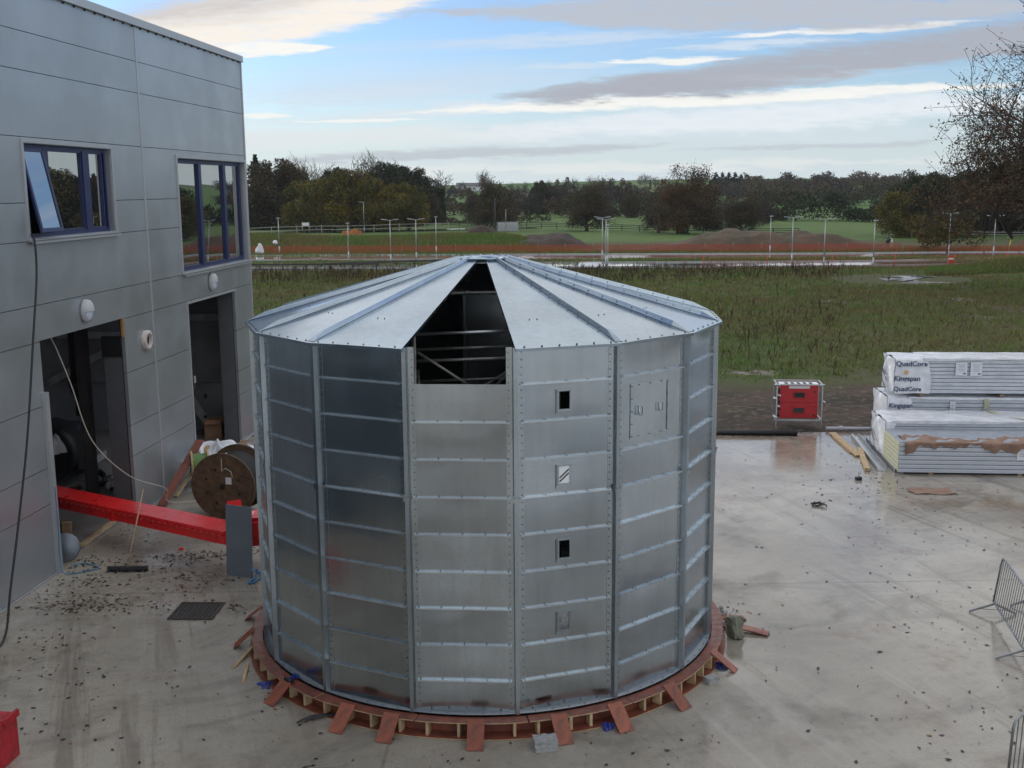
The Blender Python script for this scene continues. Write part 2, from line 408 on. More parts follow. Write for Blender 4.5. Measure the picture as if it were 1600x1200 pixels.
# concrete yard
m = bpy.data.materials.new('wet_concrete'); m.use_nodes = True
nt = NT(m.node_tree); b = nt.n['Principled BSDF']
pos = nt.new('ShaderNodeNewGeometry').outputs['Position']
X, Y_, Z = nt.sep(pos)
rot = nt.comb(nt.m('ADD', nt.m('MULTIPLY', X, .55), nt.m('MULTIPLY', Y_, .30)), nt.m('SUBTRACT', nt.m('MULTIPLY', Y_, 1.), nt.m('MULTIPLY', X, .45)))
n0 = nt.noise(pos, .16, 5, .6, .3); n1 = nt.noise(rot, .75, 7, .68, .8); n2 = nt.noise(pos, 5.5, 6, .7); n3 = nt.noise(pos, 26, 4, .7)
c = nt.mix(nt.ramp(n0, .32, .66), (.240, .212, .170), (.385, .350, .292))
c = nt.mix(nt.m('MULTIPLY', nt.ramp(n1, .46, .70), .75), c, (.155, .143, .122))
c = nt.mix(nt.m('MULTIPLY', nt.ramp(n1, .30, .42, 1, 0), .6), c, (.38, .365, .335))
c = nt.mix(nt.m('MULTIPLY', nt.ramp(n2, .52, .72), .5), c, (.10, .09, .078))
brn = nt.m('MULTIPLY', nt.ramp(nt.noise(nt.comb(X, Y_, 7.), .5, 5, .6), .52, .68), nt.ramp(n2, .3, .6))
c = nt.mix(nt.m('MULTIPLY', brn, .75), c, (.165, .115, .078))
specks = nt.ramp(nt.noise(pos, 60, 2, .6), .66, .72)
c = nt.mix(nt.m('MULTIPLY', specks, .6), c, (.09, .08, .07))
c = nt.mix(nt.m('MULTIPLY', nt.ramp(n3, .48, .62), .28), c, (.15, .135, .11))
c = nt.mix(nt.m('MULTIPLY', nt.ramp(nt.noise(pos, 11, 5, .7), .55, .68), .30), c, (.44, .42, .37))
trk = nt.noise(nt.comb(nt.m('MULTIPLY', nt.m('ADD', X, nt.m('MULTIPLY', Y_, .35)), 1.6), nt.m('MULTIPLY', Y_, .10), 4.), 1., 6, .7, .6)
c = nt.mix(nt.m('MULTIPLY', nt.ramp(trk, .52, .66), nt.m('MULTIPLY', nt.ramp(n0, .35, .6), .6)), c, (.13, .105, .08))
c = nt.mix(nt.m('MULTIPLY', nt.ramp(trk, .30, .44, 1, 0), .35), c, (.42, .40, .36))
# saw-cut joints and a patch of muddy silt by the field edge
for (coord, at_, off) in ((Y_, 21.35, X), (X, -2.15, Y_)):
    dd = nt.m('ABSOLUTE', nt.m('SUBTRACT', nt.m('ADD', coord, nt.m('MULTIPLY', off, -.02)), at_))
    c = nt.mix(nt.ramp(dd, .012, .035, .55, 0), c, (.12, .115, .105))
silt = nt.m('MULTIPLY', nt.ramp(nt.m('ADD', Y_, nt.m('MULTIPLY', n1, 3.5)), 34.6, 37.2), nt.ramp(n2, .25, .6))
c = nt.mix(nt.m('MULTIPLY', silt, .85), c, (.15, .105, .075))
nt.put(b.inputs['Base Color'], c)
wetn = nt.noise(pos, .30, 6, .62, .5)
zone = nt.m('MULTIPLY', nt.ramp(X, -1.5, 7.), nt.ramp(Y_, 9., 27., .35, 1.))
wet = nt.ramp(nt.m('ADD', wetn, nt.m('MULTIPLY', zone, .26)), .43, .66)
film = nt.ramp(nt.noise(rot, 1.6, 5, .6), .35, .65)
rg = nt.m('ADD', nt.ramp(wet, 0, 1, .52, .06), nt.m('MULTIPLY', film, .09))
nt.put(b.inputs['Roughness'], rg)
b.inputs['Specular IOR Level'].default_value = .5
bp = nt.new('ShaderNodeBump'); bp.inputs['Distance'].default_value = .006; nt.put(bp.inputs['Strength'], nt.ramp(wet, 0, 1, 1., .12))
nt.put(bp.inputs['Height'], nt.m('ADD', n2, n3)); nt.put(b.inputs['Normal'], bp.outputs[0])
mb = MB(); mb.box((-15, -7.3, -.10), (120, 85.4, .2))
tag(mb.build('concrete_yard', m), kind='structure')

def strip(name, pts, w, z, material):
    mb = MB(); n = len(pts); vs = []
    for i, (x, y) in enumerate(pts):
        a = Vector(pts[max(i-1, 0)]); c_ = Vector(pts[min(i+1, n-1)]); d = (c_ - a).normalized(); nn = Vector((-d.y, d.x))*w/2
        vs += [(x - nn.x, y - nn.y, z), (x + nn.x, y + nn.y, z)]
    mb.add(vs, [(2*i, 2*i+2, 2*i+3, 2*i+1) for i in range(n-1)])
    return tag(mb.build(name, material), kind='structure')
def curve_pts(ctrl, n=40):
    out = []
    c = [ctrl[0]] + list(ctrl) + [ctrl[-1]]
    for i in range(1, len(c)-2):
        for k in range(n//(len(ctrl)-1)):
            t = k/(n//(len(ctrl)-1)); p0, p1, p2, p3 = [Vector(q) for q in c[i-1:i+3]]
            out.append(.5*((2*p1) + (-p0 + p2)*t + (2*p0 - 5*p1 + 4*p2 - p3)*t*t + (-p0 + 3*p1 - 3*p2 + p3)*t**3))
    out.append(Vector(ctrl[-1])); return [tuple(v) for v in out]
M_road = mat('wet_asphalt', (.32, .32, .33), .10, second=(.22, .22, .225), scale=.6, rvar=.05, coat=1.)
M_road.node_tree.nodes['Principled BSDF'].inputs['Coat Roughness'].default_value = .03
M_kerb = mat('kerb_stone', (.42, .42, .41), .6, var=.2, scale=2)
M_wetearth = mat('wet_red_earth', (.13, .055, .035), .5, second=(.08, .04, .028), scale=.5, bump=.05, bscale=2)
M_earth = mat('dark_earth', (.060, .040, .030), .95, second=(.035, .030, .020), scale=.35, bump=.25, bscale=1.2)
M_redearth = mat('red_earth', (.105, .060, .040), .95, second=(.060, .050, .028), scale=.25, bump=.25, bscale=1.)
def netmat(name, ka, kb):
  M_mesh = bpy.data.materials.new(name); M_mesh.use_nodes = True
  nt = NT(M_mesh.node_tree); b = nt.n['Principled BSDF']
  uvp = nt.sep(nt.new('ShaderNodeTexCoord').outputs['Object'])
  gx = nt.m('LESS_THAN', nt.m('FRACT', nt.m('MULTIPLY', uvp[0], 16.)), ka); gz = nt.m('LESS_THAN', nt.m('FRACT', nt.m('MULTIPLY', uvp[2], 22.)), kb)
  nt.put(b.inputs['Alpha'], nt.m('MAXIMUM', gx, gz)); b.inputs['Roughness'].default_value = .6
  nt.put(b.inputs['Base Color'], nt.mix(nt.noise(nt.new('ShaderNodeTexCoord').outputs['Object'], .5, 4), (.42, .075, .025), (.30, .045, .022)))
  return M_mesh
M_mesh = netmat('orange_netting', .34, .40); M_mesh2 = netmat('thin_orange_netting', .13, .14)
road1 = curve_pts([(-120, 123), (-60, 119.5), (-35, 117.5), (-13, 115.5), (8, 114.3), (31, 113.1), (46, 114.5), (58, 117.5)])
road2 = curve_pts([(-150, 134), (-60, 131.5), (-15, 129.6), (10, 128), (35, 125.9), (55, 125.8), (75, 121), (110, 105)])
strip('road', road1, 6.6, .05, M_road); strip('road', road2, 8.5, .05, M_road)
for pts, w in ((road1, 6.6), (road2, 8.5)):
    for sgn in (-1, 1):
        mb = MB()
        for i in range(0, len(pts)-1):
            a, c_ = Vector(pts[i]), Vector(pts[i+1]); d = (c_ - a).normalized(); nn = Vector((-d.y, d.x))*(w/2 + .07)*sgn
            mb.bar((a.x + nn.x, a.y + nn.y, .06), (c_.x + nn.x, c_.y + nn.y, .06), .14, .2)
        tag(mb.build('kerb', M_kerb), kind='structure')
strip('wet_earth_strip', [(12, 119.4), (31, 118.0), (60, 118.2)], 1.6, .03, M_wetearth)
strip('wet_earth_strip', [(-40, 136.6), (-15, 135.3), (35, 131.6), (60, 131.2), (95, 122)], 2.2, .03, M_wetearth)
M_slab = mat('pale_paving', (.50, .50, .52), .35, var=.15, scale=1.5)
strip('footpath', [(7.6, 110.2), (8.6, 118.4), (9.2, 123.6)], 2.3, .11, M_slab)
strip('footpath', [(3.2, 118.6), (14.2, 118.2)], .5, .09, M_slab)
# puddles in the field
M_pud = mat('puddle_water', (.24, .235, .22), .30, bump=.01, bscale=3)
for i, (px, py, rx, ry) in enumerate(((1412, 436, 1.2, .7), (1424, 432, 1.5, .5), (1391, 436, .8, .4), (1440, 431.5, .9, .25), (1424, 438, .6, .25))):
    P = spot(px, py); n = 26; poly = []
    for k in range(n):
        t = 2*math.pi*k/n; r = 1 + .35*math.sin(3*t + i) + .22*math.sin(7*t + 2*i) + rnd.uniform(-.12, .12)
        poly.append((P.x + rx*r*math.cos(t), P.y + ry*r*math.sin(t)*2.2))
    z = (-.02 if P.y > 47 else -.02); mb = MB()
    mb.add([(x, y, z) for x, y in poly] + [(P.x, P.y, z)], [(k, (k+1) % n, n) for k in range(n)])
    tag(mb.build('puddle', M_pud), kind='structure')

M_mud = mat('bare_mud', (.13, .095, .07), .5, second=(.07, .05, .036), scale=1.2, bump=.05, bscale=3, rvar=.25)
for i, (px, py, rx, ry) in enumerate(((1590, 482, 1.6, 1.8), (1535, 492, 1.6, .7), (1497, 467, 1.0, 1.6), (1440, 440, 2.4, .6), (1290, 470, 1.4, .5), (1180, 580, 1.6, .4))):
    P = spot(px, py); n = 30; mb = MB()
    def mf(u, v, P=P, i=i, rx=rx, ry=ry):
        t = 2*math.pi*u; r = v*(1 + .3*math.sin(3*t + i) + .2*math.sin(7*t + 2*i)); x = P.x + rx*r*math.cos(t); y = P.y + ry*2.2*r*math.sin(t)
        return (x, y, TH(x, y) + .035 - .05*v)
    mb.grid(mf, n, 5); tag(mb.build('mud_patch', M_mud), kind='structure')

def mound(name, px0, px1, y0, h, depth, material, seed, flat=.35):
    a, b_ = far(px0, y0, 0), far(px1, y0, 0)
    def f(u, v):
        x = a.x + (b_.x - a.x)*u; y = y0 - depth/2 + depth*v
        pu = min(1, u/flat, (1-u)/flat); pv = 1 - abs(2*v - 1)
        z = h*sm(pu)*sm(pv*1.6)*(1 + .22*wave(x, y, 2.1, seed) + .13*wave(x, y, .7, seed) + .05*wave(x, y, .3, seed))
        return (x, y, z - .25)
    mb = MB(); mb.grid(f, 70, 24)
    return tag(mb.build(name, material), kind='structure')
mound('earth_mound', 770, 940, 152, 1.8, 13, M_earth, 1, .42)
mound('earth_mound', 950, 1440, 143.5, 2.1, 15, M_redearth, 4, .42)
mound('earth_mound', 700, 800, 158, 2.6, 8, M_earth, 6, .4)

# orange netting fences
def net_fence(label, pts, h, step, mt_post, cat='fence', base=.0, ph=None, net=None):
    t = thing('netting_fence', label, cat, (pts[0][0], pts[0][1], 0))
    o = Vector((pts[0][0], pts[0][1])); mb = MB(); vs = []; q = [Vector(p) - o for p in pts]
    P = []
    for a, c_ in zip(q[:-1], q[1:]):
        n = max(1, int((c_ - a).length/.8))
        P += [a.lerp(c_, k/n) for k in range(n)]
    P.append(q[-1])
    for i, p in enumerate(P):
        sag = .07*abs(math.sin(i*.8*math.pi/step)) + rnd.uniform(0, .04)
        vs += [(p.x, p.y, base), (p.x, p.y + rnd.uniform(-.04, .04), h - .1 + sag*-1 + .1)]
    mb.add(vs, [(2*i, 2*i+2, 2*i+3, 2*i+1) for i in range(len(P)-1)])
    mb.build('netting', net or M_mesh, t)
    L = 0; nxt = 0
    for a, c_ in zip(q[:-1], q[1:]):
        d = (c_ - a).length
        while nxt <= L + d:
            p = a.lerp(c_, (nxt - L)/d); pb = MB(); pb.cyl((p.x, p.y - .06, -.1), (p.x + rnd.uniform(-.05, .05), p.y - .06, ph or h + .12), .035, n=6)
            pb.build('post', mt_post, t); nxt += step
        L += d
    return t
net_fence('long orange netting fence behind the far road', [(-34, 139.6), (-15, 138.6), (35, 134.6), (47, 133.6)], 1.05, 3.4, MT['timber_old'])
net_fence('faded orange netting fence in the grass behind the far road bend', [(47.2, 133.6), (62, 131.4), (95, 121)], .8, 6., MT['timber_old'])
net_fence('low orange netting fence along the field side of the near road', [(19, 109.3), (30, 108.3), (40, 108.6), (46, 109.6), (52, 112)], 1.0, 6.2, mat('red_post', (.5, .04, .02), .5), ph=1.25, net=M_mesh2)

# ---------------------------------------------------------------- weeds and grass
def blades(name, pts, hmin, hmax, w, per, lean, mats, spread=.12, mi=None, seed=1, label=None, zfn=None):
    g = np.random.default_rng(seed); n = len(pts)
    c = np.repeat(pts, per, axis=0); N = len(c)
    c = c + np.concatenate([g.normal(0, spread, (N, 2)), np.zeros((N, 1))], 1)
    h = g.uniform(hmin, hmax, N)*np.repeat(g.uniform(.6, 1.2, n), per); th = g.uniform(0, 2*np.pi, N)
    l = g.uniform(0, lean, N)*h; la = g.uniform(0, 2*np.pi, N)
    dx = np.stack([np.cos(th), np.sin(th), 0*th], 1)*(w*g.uniform(.6, 1.5, N)/2)[:, None]
    top = c + np.stack([np.cos(la)*l, np.sin(la)*l, h], 1)
    V = np.stack([c - dx, c + dx, top], 1).reshape(-1, 3)
    me = np_mesh(name, V, 3, mats, mi)
    return tag(link(name, me), label, 'grass' if label else None, kind='stuff')
THv = np.vectorize(TH)
def scatter(n, y0, y1, a0, a1, seed, dens=None):
    g = np.random.default_rng(seed)
    y = y0 + (y1 - y0)*g.random(n); a = a0 + (a1 - a0)*g.random(n)
    keep = g.random(n) < y/y1
    y, a = y[keep], a[keep]; x = a*y
    if dens is not None: k = dens(x, y, g); x, y = x[k], y[k]
    return np.stack([x, y, THv(x, y) - .02], 1)
M_blade = mat('grass_blade', (.105, .180, .036), .8, spec=.2, second=(.165, .145, .050), scale=.13, coord='Object', island=.35)
M_dry = mat('dry_grass', (.17, .125, .065), .85, spec=.2, second=(.10, .085, .035), scale=.2, island=.45)
M_dock = mat('dead_dock_stem', (.105, .068, .048), .9, spec=.1, var=.4, scale=.5, island=.4)
def npw(x, y, s, k): return .5*(np.sin(x/s + 1.3*k + 2*np.sin(y/s*.7 + k)) + np.sin(y/s*1.1 + 2*k + 1.5*np.sin(x/s*.6 - k)))
field = scatter(30000, 47.5, 109, -.26, .56, 3, lambda x, y, g: (g.random(len(x)) < .35 + .65*sm_np((y - 47)/5)) & ~((x > 33) & (y > 84) & (y < 97) & (x < 42)))  if False else None
def sm_np(t): t = np.clip(t, 0, 1); return t*t*(3 - 2*t)
pud = lambda x, y: ((x - 33.5)/6)**2 + ((y - 95)/5.5)**2 < 1
field = scatter(46000, 45.5, 109.4, -.26, .56, 3, lambda x, y, g: (g.random(len(x)) < .10 + .9*sm_np((y - 45.5 + 2*npw(x, y, 2.3, 1))/4)) & ~(pud(x, y)))
blades('long_grass', field, .10, .32, .035, 8, 1.3, M_blade, .18, seed=4, label='overgrown green grass covering the field behind the yard')
dry = scatter(20000, 48, 109.4, -.26, .56, 8, lambda x, y, g: (npw(x, y, 9, 3) + g.normal(0, .4, len(x)) > .1) & ~pud(x, y))
blades('dry_grass', dry, .2, .45, .03, 6, .5, M_dry, .14, seed=5, label='dry brown grass mixed through the overgrown field')
verge = np.concatenate([scatter(9000, 117.6, 122.3, -.27, .5, 12), scatter(5000, 133, 139, -.3, .5, 13), scatter(9000, 99, 107, .38, .56, 14), scatter(16000, 140, 170, -.27, .06, 17)])
blades('verge_grass', verge, .25, .5, .08, 6, .6, M_blade, .25, seed=6, label='green grass on the verges and bank beside the far roads')
# dead dock stems, each a stalk with a seed head
def docks():
    g = np.random.default_rng(21)
    P = scatter(12500, 47, 109.3, -.26, .42, 22, lambda x, y, g: g.random(len(x)) < np.clip(.04 + .20*(npw(x, y, 7, 5) > .25) + .9*sm_np((y - 88)/14)*(x < 33), 0, 1)*np.where(x/y > .30, .25, 1))
    n = len(P); h = g.uniform(.35, .95, n); la = g.uniform(0, 6.28, n); l = g.uniform(0, .30, n)
    T = P + np.stack([np.cos(la)*l, np.sin(la)*l, h], 1)
    V = []
    for ang in (0.3, 1.9):
        d = np.array([math.cos(ang), math.sin(ang), 0.])
        V.append(np.stack([P - d*.012, P + d*.012, T + d*.008, T - d*.008], 1))
        mid = P + (T - P)*.62
        V.append(np.stack([P + (T - P)*.38, mid + d*(.028 + .0*h[:, None]) + (T - P)*.05, T, mid - d*.028], 1))
    for k in range(3):
        s0 = P + (T - P)*(.3 + .15*k); a = g.uniform(0, 6.28, n); o = np.stack([np.cos(a)*.13, np.sin(a)*.13, np.full(n, .16)], 1)
        V.append(np.stack([s0, s0 + o*.5 + [0, 0, .03], s0 + o, s0 + o*.5 - [0, 0, .03]], 1))
    me = np_mesh('dock_stems', np.concatenate(V).reshape(-1, 3), 4, M_dock)
    tag(link('dock_stems', me), 'dead brown dock stems standing through the overgrown field', 'weeds', kind='stuff')
docks()
# ---------------------------------------------------------------- the steel silo
TX, TY, TZ, TR, NS = -.472, 19.355, .268, 4.0, 16
PH = .1287; WH = 5.502
tiers = [0, .503, 1.06, 1.63, 2.193, 2.759, 3.318, 3.88, 4.435, 4.983, WH]
def vert(k, r=TR, z=0.): a = PH + k*2*math.pi/NS; return Vector((math.sin(a)*r, -math.cos(a)*r, z))
silo = thing('steel_silo', 'large galvanised steel silo with a conical roof and one roof sheet missing', 'silo', (TX, TY, TZ))
SL = 2*TR*math.sin(math.pi/NS)
def facet_frame(k):
    a, b_ = vert(k), vert(k+1); t = (b_ - a).normalized(); n = Vector((t.y, -t.x, 0))
    return a, t, n
def bolt(mb, p, n, r=.016, h=.012, mi=1):
    mb.cyl(Vector(p), Vector(p) + Vector(n)*h, r, n=6, mi=mi, sm=False)
def sheet(k, z0, z1, holes=(), ledge=True, nu=10, nv=5, bolts=True, stop=.06):
    a, t, n = facet_frame(k); mb = MB(); rr = random.Random(k*31 + int(z0*100))
    ph1, ph2, am = rr.uniform(0, 6), rr.uniform(0, 6), rr.uniform(.002, .0065)
    s0, s1 = stop, SL - stop
    def pt(s, z, off=0.):
        u = (s - s0)/(s1 - s0); v = (z - z0)/(z1 - z0)
        d = am*math.sin(math.pi*u)*math.sin(math.pi*v)*(1 + .8*math.sin(3.1*u + ph1) + .5*math.sin(5*v + ph2))
        return a + t*s + n*(off + d) + Vector((0, 0, z))
    us = sorted(set([s0 + (s1-s0)*i/nu for i in range(nu+1)] + [h[0] for h in holes] + [h[1] for h in holes]))
    vs_ = sorted(set([z0 + (z1-z0)*i/nv for i in range(nv+1)] + [h[2] for h in holes] + [h[3] for h in holes]))
    for off, fl in ((0., 0), (-.004, 1)):
        idx = {}; V = []
        for j, z in enumerate(vs_):
            for i, s_ in enumerate(us): idx[i, j] = len(V); V.append(pt(s_, z, off))
        F = []
        for j in range(len(vs_)-1):
            for i in range(len(us)-1):
                sc_, zc = (us[i] + us[i+1])/2, (vs_[j] + vs_[j+1])/2
                if any(h[0] < sc_ < h[1] and h[2] < zc < h[3] for h in holes): continue
                q = (idx[i, j], idx[i+1, j], idx[i+1, j+1], idx[i, j+1]); F.append(q if not fl else q[::-1])
        mb.add(V, F, 0, True)
    if ledge:
        rot = Matrix((t, n, Vector((0, 0, 1)))).transposed()
        L0, L1 = .075, SL - .075
        c_ = a + t*(L0 + L1)/2
        mb.box(c_ + n*.022 + Vector((0, 0, z0 + .005)), (L1 - L0, .044, .008), 2, rot=rot)
        mb.box(c_ + n*.042 + Vector((0, 0, z0 - .005)), (L1 - L0, .005, .012), 2, rot=rot)
        for i in range(5):
            p = a + t*(L0 + .04 + (L1 - L0 - .08)*i/4) + n*.03 + Vector((0, 0, z0 + .010))
            bolt(mb, p, (0, 0, 1), .009, .011)
    mb.build('wall_sheet', [MT['sheet'], MT['bolt'], MT['ledge']], silo)
HS = SL/2
for k in range(NS):
    vis = k in (0, 1, 2, 3, 12, 13, 14, 15)
    if not vis:
        sheet(k, 0, WH, ledge=False, bolts=False, nu=6, nv=14); continue
    j = 0
    while j < 10:
        z0, z1 = tiers[j], tiers[j+1]
        if k == 15 and j == 9: j += 1; continue
        if k == 1 and j == 7: z1 = tiers[9]; sheet(k, z0, z1); j += 2; continue
        holes = []
        if k == 0 and j in (8, 6, 4, 2):
            zc = {8: 4.709, 6: 3.60, 4: 2.474, 2: 1.346}[j]; s_ = HS - .035
            holes = [(s_ - .085, s_ + .085, zc - .13, zc + .13)]
        sheet(k, z0, z1, holes, ledge=(j > 0)); j += 1
# posts: a nose at each corner with a bolted flange on either side
def post(k):
    v = vert(k); d = Vector((v.x, v.y, 0)).normalized(); s_ = Vector((-d.y, d.x, 0)); mb = MB()
    prof = []
    _, t1, n1 = facet_frame(k); _, t0, n0 = facet_frame(k-1)
    P = [v - t0*.125 + n0*.005, v - t0*.040 + n0*.005, v - s_*.030 + d*.070, v + s_*.030 + d*.070, v + t1*.040 + n1*.005, v + t1*.125 + n1*.005]
    th_ = [n0*-.005, n0*-.005, d*-.005, d*-.005, n1*-.005, n1*-.005]
    z0, z1 = -.0, WH + (.015 if k in (0, 15) else -.03)
    V = []
    for z in (z0, z1):
        V += [p + Vector((0, 0, z)) for p in P] + [p + q + Vector((0, 0, z)) for p, q in zip(P, th_)]
    F = []; FS = []
    for i in range(5):
        (FS if i in (0, 4) else F).append((i, i+1, 12+i+1, 12+i)); F.append((6+i+1, 6+i, 18+i, 18+i+1)); F.append((12+i, 12+i+1, 18+i+1, 18+i)); F.append((i+1, i, 6+i, 6+i+1))
    F += [(0, 12, 18, 6), (5, 11, 23, 17)]
    mb.add(V, F); mb.add(V, FS, 2)
    if k in (0, 1, 2, 3, 4, 12, 13, 14, 15):
        nb = 50
        for i in range(nb):
            z = (i + .5)*WH/nb
            bolt(mb, v - t0*.095 + n0*.006 + Vector((0, 0, z)), n0, .011, .010)
            bolt(mb, v + t1*.095 + n1*.006 + Vector((0, 0, z)), n1, .011, .010)
        for zz in (tiers[6],):        # splice
            mb.box(v + d*.078 + Vector((0, 0, zz)), (.10, .012, .10), 0, rot=Matrix((s_, d, Vector((0, 0, 1)))).transposed())
            for e in (-.03, .03): bolt(mb, v + d*.085 + s_*e + Vector((0, 0, zz + .02)), d, .011, .01)
    mb.build('corner_post', [MT['post'], MT['bolt'], MT['sheet']], silo)
for k in range(NS): post(k)
# base flange
mb = MB(); mb.lathe([(3.86, .004), (4.055, .004), (4.055, .016), (3.86, .016)], 96)
for i in range(96):
    a = 2*math.pi*i/96; bolt(mb, (4.02*math.cos(a), 4.02*math.sin(a), .016), (0, 0, 1), .012, .012)
mb.build('base_flange', [MT['flange'], MT['bolt']], silo)
# roof
RE, RZ, RR, RT = 4.13, WH + .005, .43, WH + 1.005
def roof_pt(k, f, r=None):      # f: 0..1 within facet k, r: distance fraction 0 ring .. 1 eave
    e = vert(k, RE).lerp(vert(k+1, RE), f); e.z = RZ; q = vert(k, RR).lerp(vert(k+1, RR), f); q.z = RT
    return q.lerp(e, r)
for k in range(NS):
    if k == 15: continue
    mb = MB(); rr = random.Random(k)
    ph1 = rr.uniform(0, 6)
    up = (roof_pt(k, 1, 0) - roof_pt(k, 0, 1)).cross(roof_pt(k, 1, 1) - roof_pt(k, 0, 1)).normalized()
    if up.z < 0: up = -up
    fn = lambda u, v, o=0.: roof_pt(k, u, v) + up*(o + .006*math.sin(math.pi*u)*math.sin(7*v + ph1)*v)
    mb.grid(lambda u, v: fn(u, 1 - v), 6, 14); mb.grid(lambda u, v: fn(u, v, -.004), 6, 14)
    # drip edge
    a, b_ = roof_pt(k, 0, 1), roof_pt(k, 1, 1)
    mb.add([a, b_, b_ + Vector((0, 0, -.04)), a + Vector((0, 0, -.04))], [(3, 2, 1, 0)])
    for i in range(6): bolt(mb, roof_pt(k, (i + .5)/6, .985), up, .014, .014)
    for i in range(2): bolt(mb, roof_pt(k, .30 + .1*i, .72), up, .010, .01)
    p = mb.build('roof_sheet', [MT['roof'], MT['bolt']], silo)
    # upstand along the seam on its clockwise edge
    for ed in (() if k == 0 else (0,)):
        sb = MB(); q0, q1 = roof_pt(k, ed, 0), roof_pt(k, ed, 1); d = (q1 - q0).normalized(); w = d.cross(Vector((0, 0, 1))).normalized(); u = w.cross(d).normalized()
        st = [(0, .030, .010, .06), (.5, .036, .012, .068), (.90, .042, .014, .070), (.985, .075, .045, .006)]
        V = []
        for s_, wb, wt, h in st:
            c_ = q0.lerp(q1, s_)
            V += [c_ - w*wb + u*.002, c_ - w*wt + u*h, c_ + w*wt + u*h, c_ + w*wb + u*.002]
        F = [(4*i + j, 4*i + j + 1, 4*i + 5 + j, 4*i + 4 + j) for i in range(3) for j in range(3)] + [(3, 2, 1, 0), (12, 13, 14, 15)]
        sb.add(V, F)
        for i in range(11): c_ = q0.lerp(q1, .1 + .075*i); bolt(sb, c_ + w*(.022) + u*.035, w, .011, .016)
        sb.build('seam_rib', [MT['roof'], MT['bolt']], p)
# seam on the far side of panel 0 is owned by panel 1; give the open side a folded lip
for k, f in ((0, 0), (14, 1)):
    sb = MB(); q0, q1 = roof_pt(k, f, 0), roof_pt(k, f, 1)
    sb.bar(q0 + Vector((0, 0, -.02)), q1 + Vector((0, 0, -.02)), .012, .05)
    sb.build('folded_lip', MT['roof'], silo)
mb = MB()
mb.lathe([(.37, RT - .05), (.37, RT + .025), (.46, RT + .035), (.475, RT + .022), (.45, RT + .012), (.43, RT + .008), (.43, RT - .05)], 40)
mb.build('cap_ring', MT['roof'], silo)
# hatches in facet 0, a thin frame round each opening; the lowest is closed by a scuffed plate
M_scuff = mat('scuffed_plate', (.40, .41, .43), .4, .7, second=(.16, .17, .19), scale=9)
def hatch(zc, kind):
    a, t, n = facet_frame(0); rot = Matrix((t, n, Vector((0, 0, 1)))).transposed(); c_ = a + t*(HS - .035) + Vector((0, 0, zc)); mb = MB()
    w, h, e = .11, .16, .028
    for sx in (-1, 1): mb.box(c_ + t*sx*(w - e/2) + n*.010, (e, .012, 2*h), 0, rot=rot)
    for sz in (-1, 1): mb.box(c_ + Vector((0, 0, sz*(h - e/2))) + n*.010, (2*w - 2*e, .012, e), 0, rot=rot)
    mb.box(c_ - t*(w + .018) + n*.008 - Vector((0, 0, .02)), (.012, .012, 2*h + .03), 1, rot=rot)
    for sx in (-1, 1):
        for i in range(4): bolt(mb, c_ + t*sx*(w - e/2) + n*.016 + Vector((0, 0, -h + .03 + i*.087)), n, .006, .006)
    f = mb.build('inspection_hatch', [MT['post'], MT['bolt']], silo)
    if kind == 'plate':
        pb = MB(); pb.box(c_ - n*.004, (.19, .006, .27), 0, rot=rot); pb.build('plate', M_scuff, f)
        f['label'] = 'closed inspection hatch with a scuffed plate'
    if kind == 'white':
        pb = MB(); pb.box(c_ + n*.004, (.165, .006, .255), 0, rot=rot)
        d = (t*.19 + Vector((0, 0, .16))).normalized()
        for o in (-.028, .028):
            m_ = c_ + n*.009 + Vector((0, 0, o - .01)); pb.bar(m_ - d*.095, m_ + d*.095, .004, .020, 1, up=(0, 0, 1))
        pb.build('sight_glass', [mat('sight_glass', (.75, .78, .80), .25), MT['black']], f)
        f['label'] = 'inspection hatch with a white sight glass and black diagonal stripes'
hatch(4.709, 'open'); hatch(3.60, 'white'); hatch(2.474, 'open'); hatch(1.346, 'plate')
# access door in facet 1
a, t, n = facet_frame(1); rot = Matrix((t, n, Vector((0, 0, 1)))).transposed()
mb = MB(); c_ = a + t*(HS - .045) + Vector((0, 0, 4.43))
mb.box(c_ + n*.008, (.86, .006, .84), 2, rot=rot)
for i in range(5):
    for sx in (-1, 1): bolt(mb, c_ + t*sx*.40 + n*.017 + Vector((0, 0, -.38 + .19*i)), n, .009, .008)
for i in range(3):
    for sz in (-1, 1): bolt(mb, c_ + t*(-.25 + .25*i) + n*.017 + Vector((0, 0, sz*.39)), n, .009, .008)
mb.box(c_ + t*.385 + n*.020, (.010, .006, .74), 1, rot=rot)
dr = mb.build('access_door', [MT['post'], MT['bolt'], MT['sheet']], silo)
for sx in (-.25, .21):
    hb = MB(); p = c_ + t*sx + n*.017 + Vector((0, 0, .0)); w, h = .034, .072
    loop = [p - t*w + Vector((0, 0, -h)), p - t*w + n*.05 + Vector((0, 0, -h)), p - t*w + n*.05 + Vector((0, 0, h)), p - t*w + Vector((0, 0, h))]
    hb.tube([p + t*w - Vector((0, 0, h)), p + t*w + n*.035 - Vector((0, 0, h - .01)), p - t*w + n*.035 - Vector((0, 0, h - .01)), p - t*w + n*.035 + Vector((0, 0, h - .01)), p + t*w + n*.035 + Vector((0, 0, h - .01)), p + t*w + n*.035 - Vector((0, 0, h - .02))], .008, 6)
    hb.build('handle', MT['ledge'], dr)

